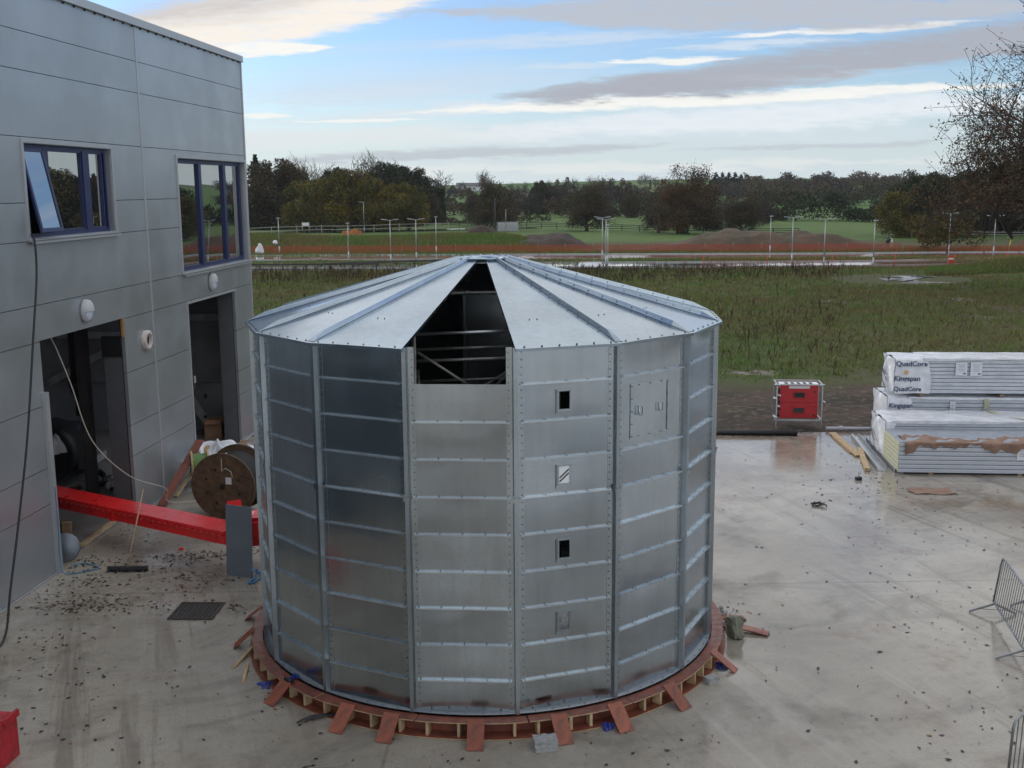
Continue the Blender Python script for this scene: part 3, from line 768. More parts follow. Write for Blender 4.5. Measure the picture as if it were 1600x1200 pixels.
# scaffold inside, seen through the missing sheets
sc = thing('scaffold_tower', 'scaffold tower of steel tubes inside the silo behind the missing sheets', 'scaffold', (TX - .2, TY - 1.7, .26), R(5))
for x in (-.90, 1.45):
    for y in (0, 1.3):
        mb = MB(); mb.cyl((x, y, 0), (x, y, 5.62 if y == 0 else 5.35), .032, n=8); mb.build('standard_pole', MT['tube'], sc)
for y in (0, 1.3):
    for z in (1.2, 2.4, 3.6, 4.42, 4.98) + ((5.42, ) if y == 0 else (5.25,)):
        mb = MB(); mb.cyl((-1.08, y + .06, z), (1.6, y + .06, z + .04), .026, n=8); mb.build('ledger_pole', MT['steel'] if z == 5.42 else MT['tube'], sc)
for x in (-.90, 1.45):
    for z in (2.4, 3.6, 4.6):
        mb = MB(); mb.cyl((x + .06, -.15, z), (x + .06, 1.5, z), .026, n=8); mb.build('transom_pole', MT['tube'], sc)
for a_, b2 in (((-.85, -.08, 5.15), (.4, -.08, 4.3)), ((1.4, -.08, 5.5), (.1, -.08, 4.3)), ((1.3, 1.4, 4.9), (-.9, 1.4, 3.6))):
    mb = MB(); mb.cyl(a_, b2, .025, n=8); mb.build('brace_pole', MT['tube'], sc)
for i in range(3):
    mb = MB(); mb.box((0.27, .3 + i*.3, 3.66), (2.3, .26, .045)); mb.build('walk_board', MT['timber_old'], sc)
mb = MB(); mb.lathe([(0.01, .24), (3.9, .24)], 48, M=Matrix.Translation((TX, TY, 0)))
tag(mb.build('silo_floor', MT['inner_floor']), kind='structure')

# ---------------------------------------------------------------- ring formwork round the base
fw = thing('ring_formwork', 'round timber formwork with red-brown plywood rings around the silo base', 'formwork', (TX, TY, 0))
def arc_plate(name, r0, r1, z0, z1, m_, a0, a1, n=60, edge=None):
    mb = MB(); M0 = None
    def P(r, a, z): return (math.sin(a)*r, -math.cos(a)*r, z)
    V = []
    for i in range(n+1):
        a = a0 + (a1 - a0)*i/n
        w = .012*math.sin(a*5 + z1*20) + .006*math.sin(a*17)
        V += [P(r0, a, z0), P(r1 + w, a, z0), P(r1 + w, a, z1), P(r0, a, z1)]
    F = []; 
    for i in range(n):
        b0 = 4*i; F += [(b0, b0+4, b0+5, b0+1), (b0+3, b0+2, b0+6, b0+7)]
    mb.add(V, F, 0)
    mb.add(V, [(4*i+1, 4*i+5, 4*i+6, 4*i+2) for i in range(n)] + [(4*i, 4*i+3, 4*i+7, 4*i+4) for i in range(n)] + [(0, 1, 2, 3), (4*n+3, 4*n+2, 4*n+1, 4*n)], 1)
    return mb.build(name, [m_, edge or MT['ply_edge']], fw)
segs = [(-178, -118), (-117.6, -72), (-71.6, -38), (-37.6, -14), (-13.6, 9), (9.4, 32), (32.4, 58), (58.4, 92), (92.4, 138), (138.4, 181.6)]
for i, (a0, a1) in enumerate(segs):
    arc_plate('top_ring_board', 4.07, 4.27, .232 + .003*(i % 2), .250 + .003*(i % 2), MT['ply_red'], R(a0), R(a1), 24)
arc_plate('inner_ring_board', 4.07, 4.085, .024, .228, MT['ply_red'], R(-180), R(180), 110, MT['ply_red'])
arc_plate('bottom_ring_board', 4.07, 4.31, .004, .022, MT['ply_red'], R(-180), R(180), 110)
for i in range(62):
    a = R(-180 + i*360/62 + rnd.uniform(-1.2, 1.2)); u = Vector((math.sin(a), -math.cos(a), 0)); s_ = Vector((u.y, -u.x, 0))
    mb = MB(); rot = Matrix((s_, u, Vector((0, 0, 1)))).transposed() @ Matrix.Rotation(rnd.uniform(-.12, .12), 3, 'Z')
    mb.box(u*4.178 + Vector((0, 0, .126)), (.042 + rnd.uniform(-.004, .008), .145 + rnd.uniform(-.02, .015), .206), rot=rot)
    mb.build('stud', MT['timber'], fw)
# plywood offcuts leaning on it as braces
offc = [(-96, .34, 'leaning at the far left end of the ring, beside the blue rope', .05, 1.), (-79, .33, 'leaning low on the left of the ring beside the split timber', -.1, .9),
        (-48.8, .34, 'leaning beside the blue rag on the left', .25, 1.), (-29.3, .33, 'leaning between the two front joints, left of centre', .12, 1.),
        (-18.9, .30, 'leaning left of centre, straight edged', .08, .95), (-1.3, .30, 'leaning square on at the front of the ring', 0., 1.),
        (15.5, .30, 'leaning beside the grey concrete block', -.05, 1.), (28.2, .30, 'leaning beside the blue plastic rag, front right', -.1, 1.),
        (43.4, .30, 'leaning on the right front of the ring, alone', -.1, 1.), (64.6, .22, 'leaning on the right beside the small dark block', -.1, 1.1)]
for a_, w, lab, tw, ls in offc:
    a = R(a_); u = Vector((math.sin(a), -math.cos(a), 0)); s_ = Vector((u.y, -u.x, 0))
    top = Vector((TX, TY, 0)) + u*4.29 + Vector((0, 0, .262)); bot = Vector((TX, TY, 0)) + u*(4.29 + .33*ls) + Vector((0, 0, .012)) + s_*(-tw*.4)
    d = (top - bot).normalized(); nn = s_.cross(d).normalized(); w2 = .19 if w < .25 else .25


    mb = MB(); rot = Matrix((s_, d, nn)).transposed(); L = (top - bot).length + .07
    mb.box((0, L/2 - .0, 0), (w2, L, .018), 0)

    o = mb.build('plywood_offcut', [MT['ply_orange']])
    o.matrix_world = Matrix.Translation(bot + nn*.01) @ rot.to_4x4()
    tag(o, 'orange-brown plywood offcut ' + lab, 'plywood board', 'plywood offcuts leaning round the formwork')
def rock(name, label, cat, loc, dim, rz, m_, seed, rough=.05, group=None, rx=0.):
    bm = bmesh.new(); bmesh.ops.create_cube(bm, size=1); bmesh.ops.subdivide_edges(bm, edges=bm.edges, cuts=3, use_grid_fill=True)
    r_ = random.Random(seed)
    for v in bm.verts:
        e = sum(abs(abs(q) - .5) < .01 for q in v.co)
        v.co = Vector((v.co.x*dim[0], v.co.y*dim[1], v.co.z*dim[2])) + Vector((r_.uniform(-1, 1), r_.uniform(-1, 1), r_.uniform(-1, 1)))*rough*min(dim)*(1.3 if e > 1 else .5)
    me = bpy.data.meshes.new(name); bm.to_mesh(me); bm.free(); me.materials.append(m_)
    o = link(name, me, None, (loc[0], loc[1], (loc[2] if len(loc) > 2 else 0) + dim[2]/2), (rx, 0, rz))
    return tag(o, label, cat, group)
rock('concrete_block', 'grey concrete block on the ground at the front of the formwork', 'block', (.44, 14.83), (.34, .26, .15), R(8), MT['stone'], 3)
rock('concrete_block', 'mossy concrete block propped upright against the right of the formwork', 'block', (3.98, 18.75), (.20, .22, .38), R(20), MT['mossstone'], 5, .09, rx=R(-12))
rock('concrete_block', 'small dark block beside the right-hand plywood offcut', 'block', (3.22, 16.93), (.22, .16, .10), R(30), MT['stone'], 8, .08)
for i, (x, y, rz, lab) in enumerate(((4.05, 19.55, 10, 'red-brown board scrap with leaf litter at the far right of the formwork'), (4.35, 18.95, -25, 'red-brown board scrap lying behind the mossy block'))):
    mb = MB(); mb.box((0, 0, .03), (.55, .2, .025), 0, rot=Matrix.Rotation(R(6), 3, 'Y')); o = mb.build('board_scrap', MT['ply_orange'], None, (x, y, .02), (0, 0, R(rz))); tag(o, lab, 'board')
for (x, y, rz, L, lab) in ((-4.95, 17.9, 75, .85, 'split pale timber batten on the ground left of the formwork'), (-4.75, 17.35, 95, .6, 'red-edged batten on the ground left of the formwork')):
    mb = MB(); mb.box((0, 0, .03), (L, .05, .04)); tag(mb.build('timber_batten', MT['timber'], None, (x + .25, y, .0), (0, R(-8), R(rz))), lab, 'batten')
def rag(name, label, cat, loc, r, m_, seed, h=.6, group=None, n=14, parent=None):
    r_ = random.Random(seed); mb = MB(); ph = [r_.uniform(0, 6) for _ in range(6)]
    def f(u, v):
        a = 2*math.pi*u; p = math.pi*.5*v
        k = 1 + .25*math.sin(3*a + ph[0]) + .18*math.sin(5*a + ph[1] + 3*v) + .12*math.sin(9*a + ph[2]); k2 = 1 + .3*math.sin(4*a + 5*v + ph[3]) + .2*math.sin(7*v + 2*a + ph[4])
        return (r*k*math.cos(p)*math.cos(a), r*k*math.cos(p)*math.sin(a), r*h*math.sin(p)*k2)
    mb.grid(f, n*3, n)
    o = mb.build(name, m_, parent, loc)
    return tag(o, label, cat, group)
rag('plastic_rag', 'blue plastic rag under the right front of the formwork', 'rag', (1.40, 15.42, 0), .10, MT['bluebag'], 1)
rag('plastic_rag', 'blue plastic rag on the ground at the left of the formwork', 'rag', (-4.05, 16.95, 0), .13, MT['bluebag'], 2, .3)
rag('plastic_rag', 'dark blue rag tucked behind the right-hand plywood offcut', 'rag', (3.50, 17.50, 0), .11, MT['bluebag'], 3)
mb = MB()
for i in range(5): mb.tube([(-.3 + .06*i, rnd.uniform(-.05, .05), .03), (-.1 + .05*i, rnd.uniform(-.08, .08), .05), (.15 + .04*i, rnd.uniform(-.1, .1), .03)], .014, 5)
tag(mb.build('stick_pile', MT['dark'], None, (-3.05, 15.75, 0), (0, 0, .5)), 'small pile of dark sticks on the ground before the formwork', 'sticks')
dt = thing('power_drill', 'dark cordless drill lying on the formwork ring at the left', 'drill', (-3.66, 16.55, .26), R(-38))
mb = MB(); mb.cyl((0, 0, .04), (.16, 0, .04), .034, n=10); mb.cyl((.16, 0, .04), (.21, 0, .04), .018, n=8); mb.build('body', MT['black'], dt)
mb = MB(); mb.box((.04, .09, .03), (.045, .16, .04)); mb.box((.04, .18, .03), (.11, .06, .06)); mb.build('handle', MT['bluebag'], dt)
# rubble heap at the right of the ring
g = np.random.default_rng(5); mb = MB()
for i in range(150):
    x, y = g.normal(0, .11), g.normal(0, .28); r_ = g.uniform(.012, .04)
    m_ = Matrix.Translation((x, y, r_ + .10*math.exp(-(x*x/.03 + y*y/.1)))) @ Matrix.Rotation(g.uniform(0, 3), 4, Vector(g.normal(0, 1, 3)).normalized())
    mb.box((0, 0, 0), (r_*2, r_*1.6, r_*1.3), int(g.integers(0, 2)), M=m_)
tag(mb.build('rubble', [MT['stone'], MT['card']], None, (3.78, 19.6, .0)), 'heap of small rubble beside the silo base', 'rubble', kind='stuff')
# ---------------------------------------------------------------- the metal-clad building
XV = .0834; BD = Vector((-8.54, 36.33, 0)); BROT = -(math.pi/2 + XV)
BN = Vector((math.cos(XV), -math.sin(XV), 0)); BU = Vector((-math.sin(XV), -math.cos(XV), 0))
def bw(u, off, z): return BD + BU*u + BN*off + Vector((0, 0, z))
bld = thing('clad_building', 'tall silver metal-clad industrial building with blue windows and two open doorways', 'building', BD, BROT)
d1, d2, w1, w2 = (9.85, 13.88, 0, 4.97), (1.72, 5.72, 0, 4.87), (9.95, 13.92, 7.05, 8.96), (.17, 5.86, 5.75, 8.86)
d3 = (18.6, 29.4, 0, 4.9)  # unseen doorway, added to darken the reflections in the silo's left facets
OPEN = [d1, d2, w1, w2, d3]
zrow = [.05, 1.54, 2.31, 3.62, 4.95, 5.70, 7.0, 7.77, 9.07, 10.37, 11.13, 12.0]
def minus(r, h):
    a, b, c, d = r; e, f, g_, i = h
    if e >= b or f <= a or g_ >= d or i <= c: return [r]
    out = []
    if a < e: out.append((a, e, c, d))
    if f < b: out.append((f, b, c, d))
    a2, b2 = max(a, e), min(b, f)
    if c < g_: out.append((a2, b2, c, g_))
    if i < d: out.append((a2, b2, i, d))
    return out
for ci, (c0, c1) in enumerate(((.06, 8.06), (8.13, 16.2), (16.27, 24.3), (24.37, 32.4))):
    for r0, r1 in zip(zrow[:-1], zrow[1:]):
        rects = [(c0, c1, r0 + .007, r1 - .007)]
        for h in OPEN: rects = [q for r in rects for q in minus(r, h)]
        if not rects: continue
        for a, b, c, d in rects: MB().box(((a+b)/2, -.04, (c+d)/2), (b-a, .08, d-c)).build('cladding_panel', MT['clad'], bld)
# dark backing with the same openings, then plain other walls and a split roof
rects = [(.02, 32.5, .0, 11.95)]
for h in OPEN: rects = [q for r in rects for q in minus(r, h)]
mb = MB()
for a, b, c, d in rects: mb.box(((a+b)/2, -.095, (c+d)/2), (b-a, .026, d-c))
mb.build('backing_wall', MT['dark_joint'], bld)
mb = MB()
mb.box((.10, -7.2, 6), (.15, 14.0, 12)); mb.box((32.4, -7.2, 6), (.15, 14.0, 12)); mb.box((16.25, -14.2, 6), (32.4, .15, 12)); mb.box((16.25, -3.0, 11.9), (32.3, 5.6, .1)); mb.box((16.25, -11.0, 11.9), (32.3, 6.2, .1))  # open strip in the roof, added to let daylight into the rooms
mb.build('side_wall', MT['clad'], bld)
mb = MB()
mb.box((16.25, -.02, 12.08), (32.62, .17, .17)); mb.box((16.25, .04, 11.985), (32.6, .09, .02)); mb.box((-.02, -7.2, 12.08), (.17, 14.2, .17))
for i in range(66): mb.box((.25 + .5*i, .012, 11.955), (.05, .02, .05), 1)
mb.build('parapet_capping', [MT['clad_trim'], MT['dark_joint']], bld)
mb = MB(); mb.box((.02, -.02, 6.0), (.075, .085, 11.98)); mb.box((-.055, -.1, 6), (.02, .12, 11.98)); mb.build('corner_trim', MT['clad_trim'], bld)
for u in (8.095, 16.235, 24.335):
    mb = MB(); mb.box((u, -.006, 6.0), (.085, .03, 11.9)); mb.build('vertical_trim', MT['clad_trim'], bld)
for a, b in ((.0, 1.72), (5.72, 9.85), (13.88, 18.6)): MB().box(((a+b)/2, .01, .02), (b-a, .07, .05)).build('base_drip', MT['clad_trim'], bld)
def window(name, w, panes, depth, lab, sash=None):
    a, b, c, d = w; f = MB(); fr = .09
    y = -depth
    f.box(((a+b)/2, y, c + fr/2), (b-a, .09, fr)); f.box(((a+b)/2, y, d - fr/2), (b-a, .09, fr))
    f.box((a + fr/2, y, (c+d)/2), (fr, .09, d-c-2*fr)); f.box((b - fr/2, y, (c+d)/2), (fr, .09, d-c-2*fr))
    es = sorted(panes)
    for (p0, p1), (q0, q1) in zip(es[:-1], es[1:]): f.box(((p1+q0)/2, y + .01, (c+d)/2), (q0-p1, .12, d-c-2*fr))
    W = f.build('window', MT['blue_frame'], bld); W['label'] = lab
    for i, (p0, p1) in enumerate(es):
        if sash == i:
            sb = MB(); th = R(11); H = d - c - 2*fr; top = Vector((0, y + .03, d - fr)); wd = p1 - p0
            dd = Vector((0, math.sin(th), -math.cos(th))); mid = top + dd*H/2; rot = Matrix.Rotation(th, 3, 'X')
            pc = Vector(((p0+p1)/2, 0, 0))
            sb.box(top + pc + dd*.04, (wd + .04, .05, .08), rot=rot); sb.box(top + pc + dd*(H - .04), (wd + .04, .05, .08), rot=rot)
            for e in (-1, 1): sb.box(mid + pc + Vector((e*(wd/2 - .02), 0, 0)), (.07, .05, H - .16), rot=rot)
            s_ = sb.build('sash', MT['blue_frame'], W); s_['label'] = 'tilted open sash'
            pb = MB(); pb.box(mid + pc, (wd - .08, .012, H - .14), rot=rot); pb.build('tilted_pane', MT['pane'], W)
        else:
            pb = MB(); z0, z1 = c + fr, d - fr
            sb = MB(); e = .045
            sb.box(((p0+p1)/2, y + .02, z0 + e/2), (p1-p0, .06, e)); sb.box(((p0+p1)/2, y + .02, z1 - e/2), (p1-p0, .06, e))
            sb.box((p0 + e/2, y + .02, (z0+z1)/2), (e, .06, z1-z0-2*e)); sb.box((p1 - e/2, y + .02, (z0+z1)/2), (e, .06, z1-z0-2*e))
            sb.build('glazing_bead', MT['blue_frame'], W)
            nu = 4
            pb.grid(lambda u, v: (p0 + e + (p1-p0-2*e)*u, y + .004 + .0015*math.sin(3*u + i)*math.sin(math.pi*v), z0 + e + (z1-z0-2*e)*v), 8, 8)
            pb.build('pane', MT['pane'], W)
    s_ = MB(); s_.box(((a+b)/2, .02, c - .035), (b-a+.16, .17, .05)); s_.box(((a+b)/2, .10, c - .065), (b-a+.16, .01, .07)); s_.build('sill', MT['clad_trim'], W)
    t = MB()
    for u0, u1, z0, z1 in ((a - .08, a, c - .06, d + .08), (b, b + .08, c - .06, d + .08), (a, b, d, d + .08)): t.box(((u0+u1)/2, .008, (z0+z1)/2), (u1-u0, .045, z1-z0))
    t.build('window_trim', MT['clad_trim'], W)
    r_ = MB(); dp = depth + .05
    r_.box((a + .006, -dp/2, (c+d)/2), (.012, dp, d-c)); r_.box((b - .006, -dp/2, (c+d)/2), (.012, dp, d-c)); r_.box(((a+b)/2, -dp/2, d - .006), (b-a-.03, dp, .012)); r_.box(((a+b)/2, -dp/2, c + .006), (b-a-.03, dp, .012))
    r_.build('window_reveal', MT['clad'], W)
    k = MB(); k.box(((a+b)/2, -depth - .35, (c+d)/2), (b-a, .02, d-c)); k.build('blind_backing', MT['dark'], W)
window('w', w1, [(10.15, 10.86), (11.16, 12.72), (12.9, 13.78)], .17, 'blue framed window above the left doorway with one sash tilted open', sash=2)
window('w', w2, [(.30, 1.62), (1.86, 3.72), (3.95, 5.70)], .19, 'tall blue framed window of three panes above the far doorway')
# door reveals and rooms
MT['jamb'] = mat('shaded_jamb_sheet', (.15, .16, .18), .45, .4, var=.1)  # darkened colour carries the reflection of the dim room
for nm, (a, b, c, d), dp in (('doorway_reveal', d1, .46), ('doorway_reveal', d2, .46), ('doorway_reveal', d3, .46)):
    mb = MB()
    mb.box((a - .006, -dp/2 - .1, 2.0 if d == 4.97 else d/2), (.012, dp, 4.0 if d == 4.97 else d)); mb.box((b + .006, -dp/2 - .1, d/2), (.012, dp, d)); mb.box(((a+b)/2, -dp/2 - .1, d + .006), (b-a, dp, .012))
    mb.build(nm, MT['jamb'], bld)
mb = MB()
a, b, c, d = d2
mb.box(((a+b)/2, .012, d + .035), (b-a+.14, .05, .07)); mb.box((b + .035, .012, d/2), (.07, .05, d)); mb.build('doorway_trim', MT['clad_trim'], bld)
a, b, c, d = d1
mb = MB(); mb.box((b + .03, .03, 1.95), (.16, .10, 3.9)); mb.build('doorway_trim', MT['clad_trim'], bld)
mb = MB(); mb.box((a - .02, -.34, 4.27), (.10, .50, .5)); mb.build('flashing', MT['black'], bld)
mb = MB(); mb.box((a - .0, -.03, 4.74), (.10, .06, .46)); mb.build('timber_packer', mat('orange_timber', (.42, .22, .07), .7, var=.2), bld)
mb = MB(); mb.box((b - .02, -.16, 4.45), (.05, .05, 1.0)); mb.build('lintel_bracket', MT['dark'], bld)
# inside: floor, blockwork wall, columns and frames
mb = MB(); mb.box((16, -7, .012), (32, 13.6, .02)); mb.build('inner_floor', MT['inner_floor'], bld)
mb = MB(); mb.box((16, -7.5, 5.9), (31.9, .2, 11.7)); mb.box((.30, -3.9, 3.9), (.16, 7.2, 4.4)); mb.build('inner_wall', MT['inner_wall'], bld)
mb = MB(); mb.box((16, -2.3, 5.35), (31.9, 4.0, .2)); mb.build('inner_ceiling', MT['dark'], bld)
for u, y in ((11.4, -1.6), (9.3, -1.25), (2.4, -6.2), (6.4, -5.6)):
    mb = MB(); mb.box((u, y, 2.6), (.22, .02, 5.2)); mb.box((u, y - .12, 2.6), (.02, .22, 5.2)); mb.box((u, y - .24, 2.6), (.22, .02, 5.2)); mb.build('steel_column', MT['dark'], bld)
MT['dim_steel'] = mat('dim_steel', (.42, .42, .43), .5, .3, var=.3)
for p, q in (((.55, -6.9, 1.7), (.55, -4.2, 3.1)), ((.55, -6.5, 3.3), (.55, -3.2, 3.3)), ((6.2, -3.0, .35), (4.6, -3.2, .3)), ((2.6, -1.1, 2.2), (.8, -1.9, 1.5)), ((1.2, -1.9, .1), (1.9, -1.5, 2.9)), ((1.0, -1.2, .1), (.9, -2.1, 1.6)), ((.5, -3, 3.9), (.5, -.7, 3.9))):
    mb = MB(); mb.bar(p, q, .06, .22); mb.build('brace_beam', MT['dim_steel'], bld)
mb = MB(); mb.cyl((8.6, -1.9, 5.2), (8.6, -1.9, 3.2), .15, n=14); mb.cyl((8.6, -1.9, 3.2), (8.6, -1.9, 2.9), .24, .17, n=14); mb.cyl((8.6, -1.9, 2.9), (8.6, -1.9, 2.3), .09, n=10); mb.build('ceiling_duct', MT['dark'], bld)
mb = MB()
for i in range(40): mb.box((24.0, -.32, .06 + .12*i), (10.8, .03, .112))
mb.build('added_shutter', mat('added_shutter_blue_grey', (.060, .085, .105), .5, .2), bld)  # unseen shutter, added so the silo's left sheets mirror a dark blue-grey
# wall lights and pipe collar
for u, z, lab in ((11.84, 5.36, 'oval wall light above the left doorway'), (3.77, 5.32, 'oval wall light above the far doorway')):
    e = MB(); n_ = 20
    M_ = Matrix.Translation((u, 0, z)) @ Matrix.Rotation(-math.pi/2, 4, 'X') @ Matrix.Diagonal((.86, 1.12, 1, 1))
    e.lathe([(.20, .0), (.235, .02), (.235, .075), (.215, .11), (.20, .125)], 28, M=M_)
    L = e.build('wall_light', MT['lampbody'], bld); L['label'] = lab
    h = MB(); h.lathe([(.228, .07), (.225, .13), (.18, .175), (.09, .20), (.001, .205)], 16, M=M_, a0=math.pi, a1=2*math.pi)
    h.build('hood', MT['lampbody'], L)
    g_ = MB(); g_.lathe([(.20, .10), (.17, .145), (.09, .17), (.001, .175)], 24, M=M_, a0=0, a1=math.pi); g_.build('lens', MT['lens'], L)
mb = MB(); M_ = Matrix.Translation((8.66, 0, 4.27)) @ Matrix.Rotation(-math.pi/2, 4, 'X')
mb.lathe([(.25, 0), (.25, .10), (.20, .11), (.165, .115), (.165, -.05)], 28, 0, M=M_); mb.lathe([(.16, .03), (.001, .03)], 24, 1, M=M_)
mb.build('pipe_collar', [mat('painted_collar', (.62, .56, .52), .5, var=.3, scale=9), MT['black']], bld)

# ---------------------------------------------------------------- things in and by the building
def local(u, off, z): return bw(u, off, z)
def cable(name, label, pts, r, m_, cat='cable'):
    P = [Vector(p) for p in pts]; q = [P[0]] + P + [P[-1]]; out = []
    for i in range(1, len(q)-2):
        for k in range(8):
            t = k/8; p0, p1, p2, p3 = q[i-1:i+3]
            out.append(.5*((2*p1) + (-p0 + p2)*t + (2*p0 - 5*p1 + 4*p2 - p3)*t*t + (-p0 + 3*p1 - 3*p2 + p3)*t**3))
    out.append(P[-1]); mb = MB(); mb.tube(out, r, 7); return tag(mb.build(name, m_), label, cat)
cable('power_cable', 'black cable hanging down the wall from the open blue window', [bw(13.85, -.05, 7.16), bw(14.0, .13, 7.05), bw(14.08, .16, 6.34), bw(14.5, .22, 5.22), bw(15.2, .30, 3.3), bw(15.9, .40, 1.95), bw(16.8, .6, .75), bw(17.5, .8, .05), bw(18.6, 1.0, .03)], .022, MT['black'])
cable('thin_cable', 'thin pale cable looping out of the left doorway to the ground', [bw(12.5, -.5, 4.9), bw(12.3, -.45, 4.5), bw(12.0, -.35, 3.7), bw(11.5, -.2, 2.3), bw(10.3, .1, 1.15), bw(9.2, .5, .55), spot(262, 783, .12), spot(300, 784, .04), spot(330, 776, .03)], .014, MT['cablewht'])
# red screw conveyor running out of the doorway behind the silo
ca, cb = Vector((-12.9, 26.9, 0)), Vector((-5.95, 22.66, 0)); cd = (cb - ca).normalized(); cn = Vector((-cd.y, cd.x, 0))
cv = thing('screw_conveyor', 'long bright red trough conveyor running out of the left doorway', 'conveyor', (0, 0, 0))
Lc = (cb - ca).length; crot = Matrix((cn, cd, Vector((0, 0, 1)))).transposed()
mid = (ca + cb)/2
mb = MB()
sec = [(-.29, .60), (-.20, .56), (.20, .56), (.29, .60), (.29, .80), (-.29, .80)]
Mx = Matrix.Translation(ca) @ Matrix((cn, cd, Vector((0, 0, 1)))).transposed().to_4x4()
def conv_pt(s_, x, z): return ca + cd*s_ + cn*x + Vector((0, 0, z))
V = [conv_pt(s_, x, z) for s_ in (0, Lc) for x, z in sec]
mb.add(V, [tuple(range(6)), tuple(range(6, 12))[::-1]] + [(i, 6+i, 6+(i+1) % 6, (i+1) % 6) for i in range(6)])
mb.build('trough', MT['red_paint'], cv)
mb = MB(); mb.box(mid + Vector((0, 0, .86)), (.64, Lc, .07), rot=crot); 
mb.box(mid + Vector((0, 0, .805)) , (.70, Lc, .022), rot=crot)
for s_ in (4.55, 4.62): mb.box(conv_pt(s_, 0, .74), (.66, .02, .32), rot=crot)
mb.build('lid', MT['red_paint'], cv)
mb = MB()
for i in range(44):
    for e in (-.335, .335): bolt(mb, conv_pt(.1 + i*Lc/44, e, .817), (0, 0, 1), .012, .014, 0)
    bolt(mb, conv_pt(.1 + i*Lc/44, -.352, .805), -cn, .010, .012, 0)
mb.build('bolt_row', MT['steel'], cv)
# outlet end: upright chute with flange, behind the silo edge
mb = MB(); e0 = Vector((-5.75, 23.0, 0))
mb.box(e0 + Vector((0, 0, .75)), (.50, .5, .62), rot=Matrix.Rotation(.3, 3, 'Z')); mb.box(e0 + Vector((0, 0, 1.07)), (.62, .6, .03), rot=Matrix.Rotation(.3, 3, 'Z'))
mb.box(e0 + Vector((.45, -.1, .80)), (.55, .45, .42), rot=Matrix.Rotation(.1, 3, 'Z'))
mb.build('outlet_box', MT['red_paint'], cv)
mb = MB(); rz_ = Matrix.Rotation(.5, 3, 'Z') @ Matrix.Rotation(-.5, 3, 'X')
mb.box(e0 + Vector((-.28, .12, 1.22)), (.30, .02, .30), rot=rz_); mb.box(e0 + Vector((-.10, .05, 1.13)), (.5, .3, .03), rot=Matrix.Rotation(.2, 3, 'Y')); mb.build('flap', MT['red_paint'], cv)
for dx in (-.12, .22):
    mb = MB(); mb.box(e0 + Vector((dx + .2, -.28, .26)), (.05, .05, .52)); mb.build('leg', MT['red_paint'], cv)
# blue-grey sheet standing against the end of the conveyor
mb = MB(); mb.box((0, 0, .76), (.62, .012, 1.52)); mb.box((-.305, .02, .76), (.012, .05, 1.52)); mb.box((.305, .02, .76), (.012, .05, 1.52))
tag(mb.build('metal_sheet', MT['grey_sheet'], None, (-5.76, 22.13, 0), (R(-3), 0, -.39)), 'upright blue-grey metal sheet leaning on the end of the red conveyor', 'metal sheet')
# broom
br = thing('yard_broom', 'wooden-handled yard broom leaning on the red conveyor', 'broom', (0, 0, 0))
h0, h1 = Vector((-8.22, 22.49, .10)), Vector((-8.10, 22.98 + .45, 1.55))
mb = MB(); mb.cyl(h0, h1, .017, .015, 8); mb.build('handle', MT['timber'], br)
mb = MB(); mb.box(h0 + Vector((0, 0, -.01)), (.86, .075, .05)); mb.build('head', MT['dark'], br)
mb = MB()
for i in range(60):
    for j in range(3): x = -.42 + .84*i/59; mb.bar(h0 + Vector((x, -.025 + .025*j, -.03)), h0 + Vector((x + rnd.uniform(-.02, .02), -.045 + .045*j + rnd.uniform(-.01, .01), -.10)), .010, .010)
mb.build('bristles', MT['black'], br)
# prop, kerb plank, dish and blue hose at the left doorway jamb
P_ = spot(107, 853)
mb = MB(); mb.box((0, 0, .29), (.20, .10, .58)); mb.box((-.13, .02, .29), (.05, .12, .56), 1); tag(mb.build('timber_prop', [MT['timber_old'], MT['black']], None, (P_.x + .02, P_.y - .05, 0), (0, 0, .2)), 'short timber prop under the red conveyor at the doorway', 'prop')
mb = MB(); a_, b2 = spot(128, 856), spot(178, 818); mb.bar((a_.x, a_.y, .05), (b2.x, b2.y, .05), .09, .09)
tag(mb.build('timber_plank', MT['timber']), 'pale timber plank on the threshold of the left doorway', 'plank')
mb = MB(); mb.lathe([(0.001, .02), (.30, .02), (.32, .0), (.001, 0)], 32)
tag(mb.build('metal_disc', MT['grey_sheet'], None, (-9.78, 23.1, .34), (R(76), 0, R(12))), 'round blue-grey metal disc leaning beside the left doorway jamb', 'disc')
cable('blue_hose', 'blue hose hanging by the left doorway jamb onto the ground', [bw(13.98, .12, 1.9), bw(14.0, .13, 1.0), bw(14.05, .14, .4), bw(14.1, .25, .05), bw(13.7, .75, .02), bw(13.5, .62, .02), bw(13.4, .3, .03), bw(13.7, .2, .08)], .012, MT['bluerope'], 'hose')
cable('blue_rope', 'blue rope tangled on the ground beside the upright metal sheet', [spot(392, 893, .25), spot(402, 890, .18), spot(398, 902, .05), spot(388, 911, .02), spot(398, 909, .03), spot(407, 900, .05), spot(400, 893, .12), spot(410, 897, .03), spot(404, 905, .02), spot(396, 905, .04)], .018, MT['bluerope'], 'rope')
# drain grate
A_, B_, C_, D_ = (-6.55, 20.65), (-5.70, 20.62), (-5.66, 19.75), (-6.52, 19.83)
mb = MB(); mb.box((0, 0, .006), (.86, .84, .012))
for i in range(11): mb.box((-.39 + .078*i, 0, .016), (.02, .80, .012), 1)
for e in (-1, 1): mb.box((e*.42, 0, .017), (.03, .86, .014), 1); mb.box((0, e*.41, .018), (.82, .03, .014), 1)
tag(mb.build('drain_grate', [MT['black'], mat('rusty_grate', (.10, .085, .075), .7, .4, var=.4, scale=12)], None, (-6.11, 20.2, .001), (0, 0, -.04)), 'square dark drain grate set in the concrete, half covered by leaves', 'drain grate')
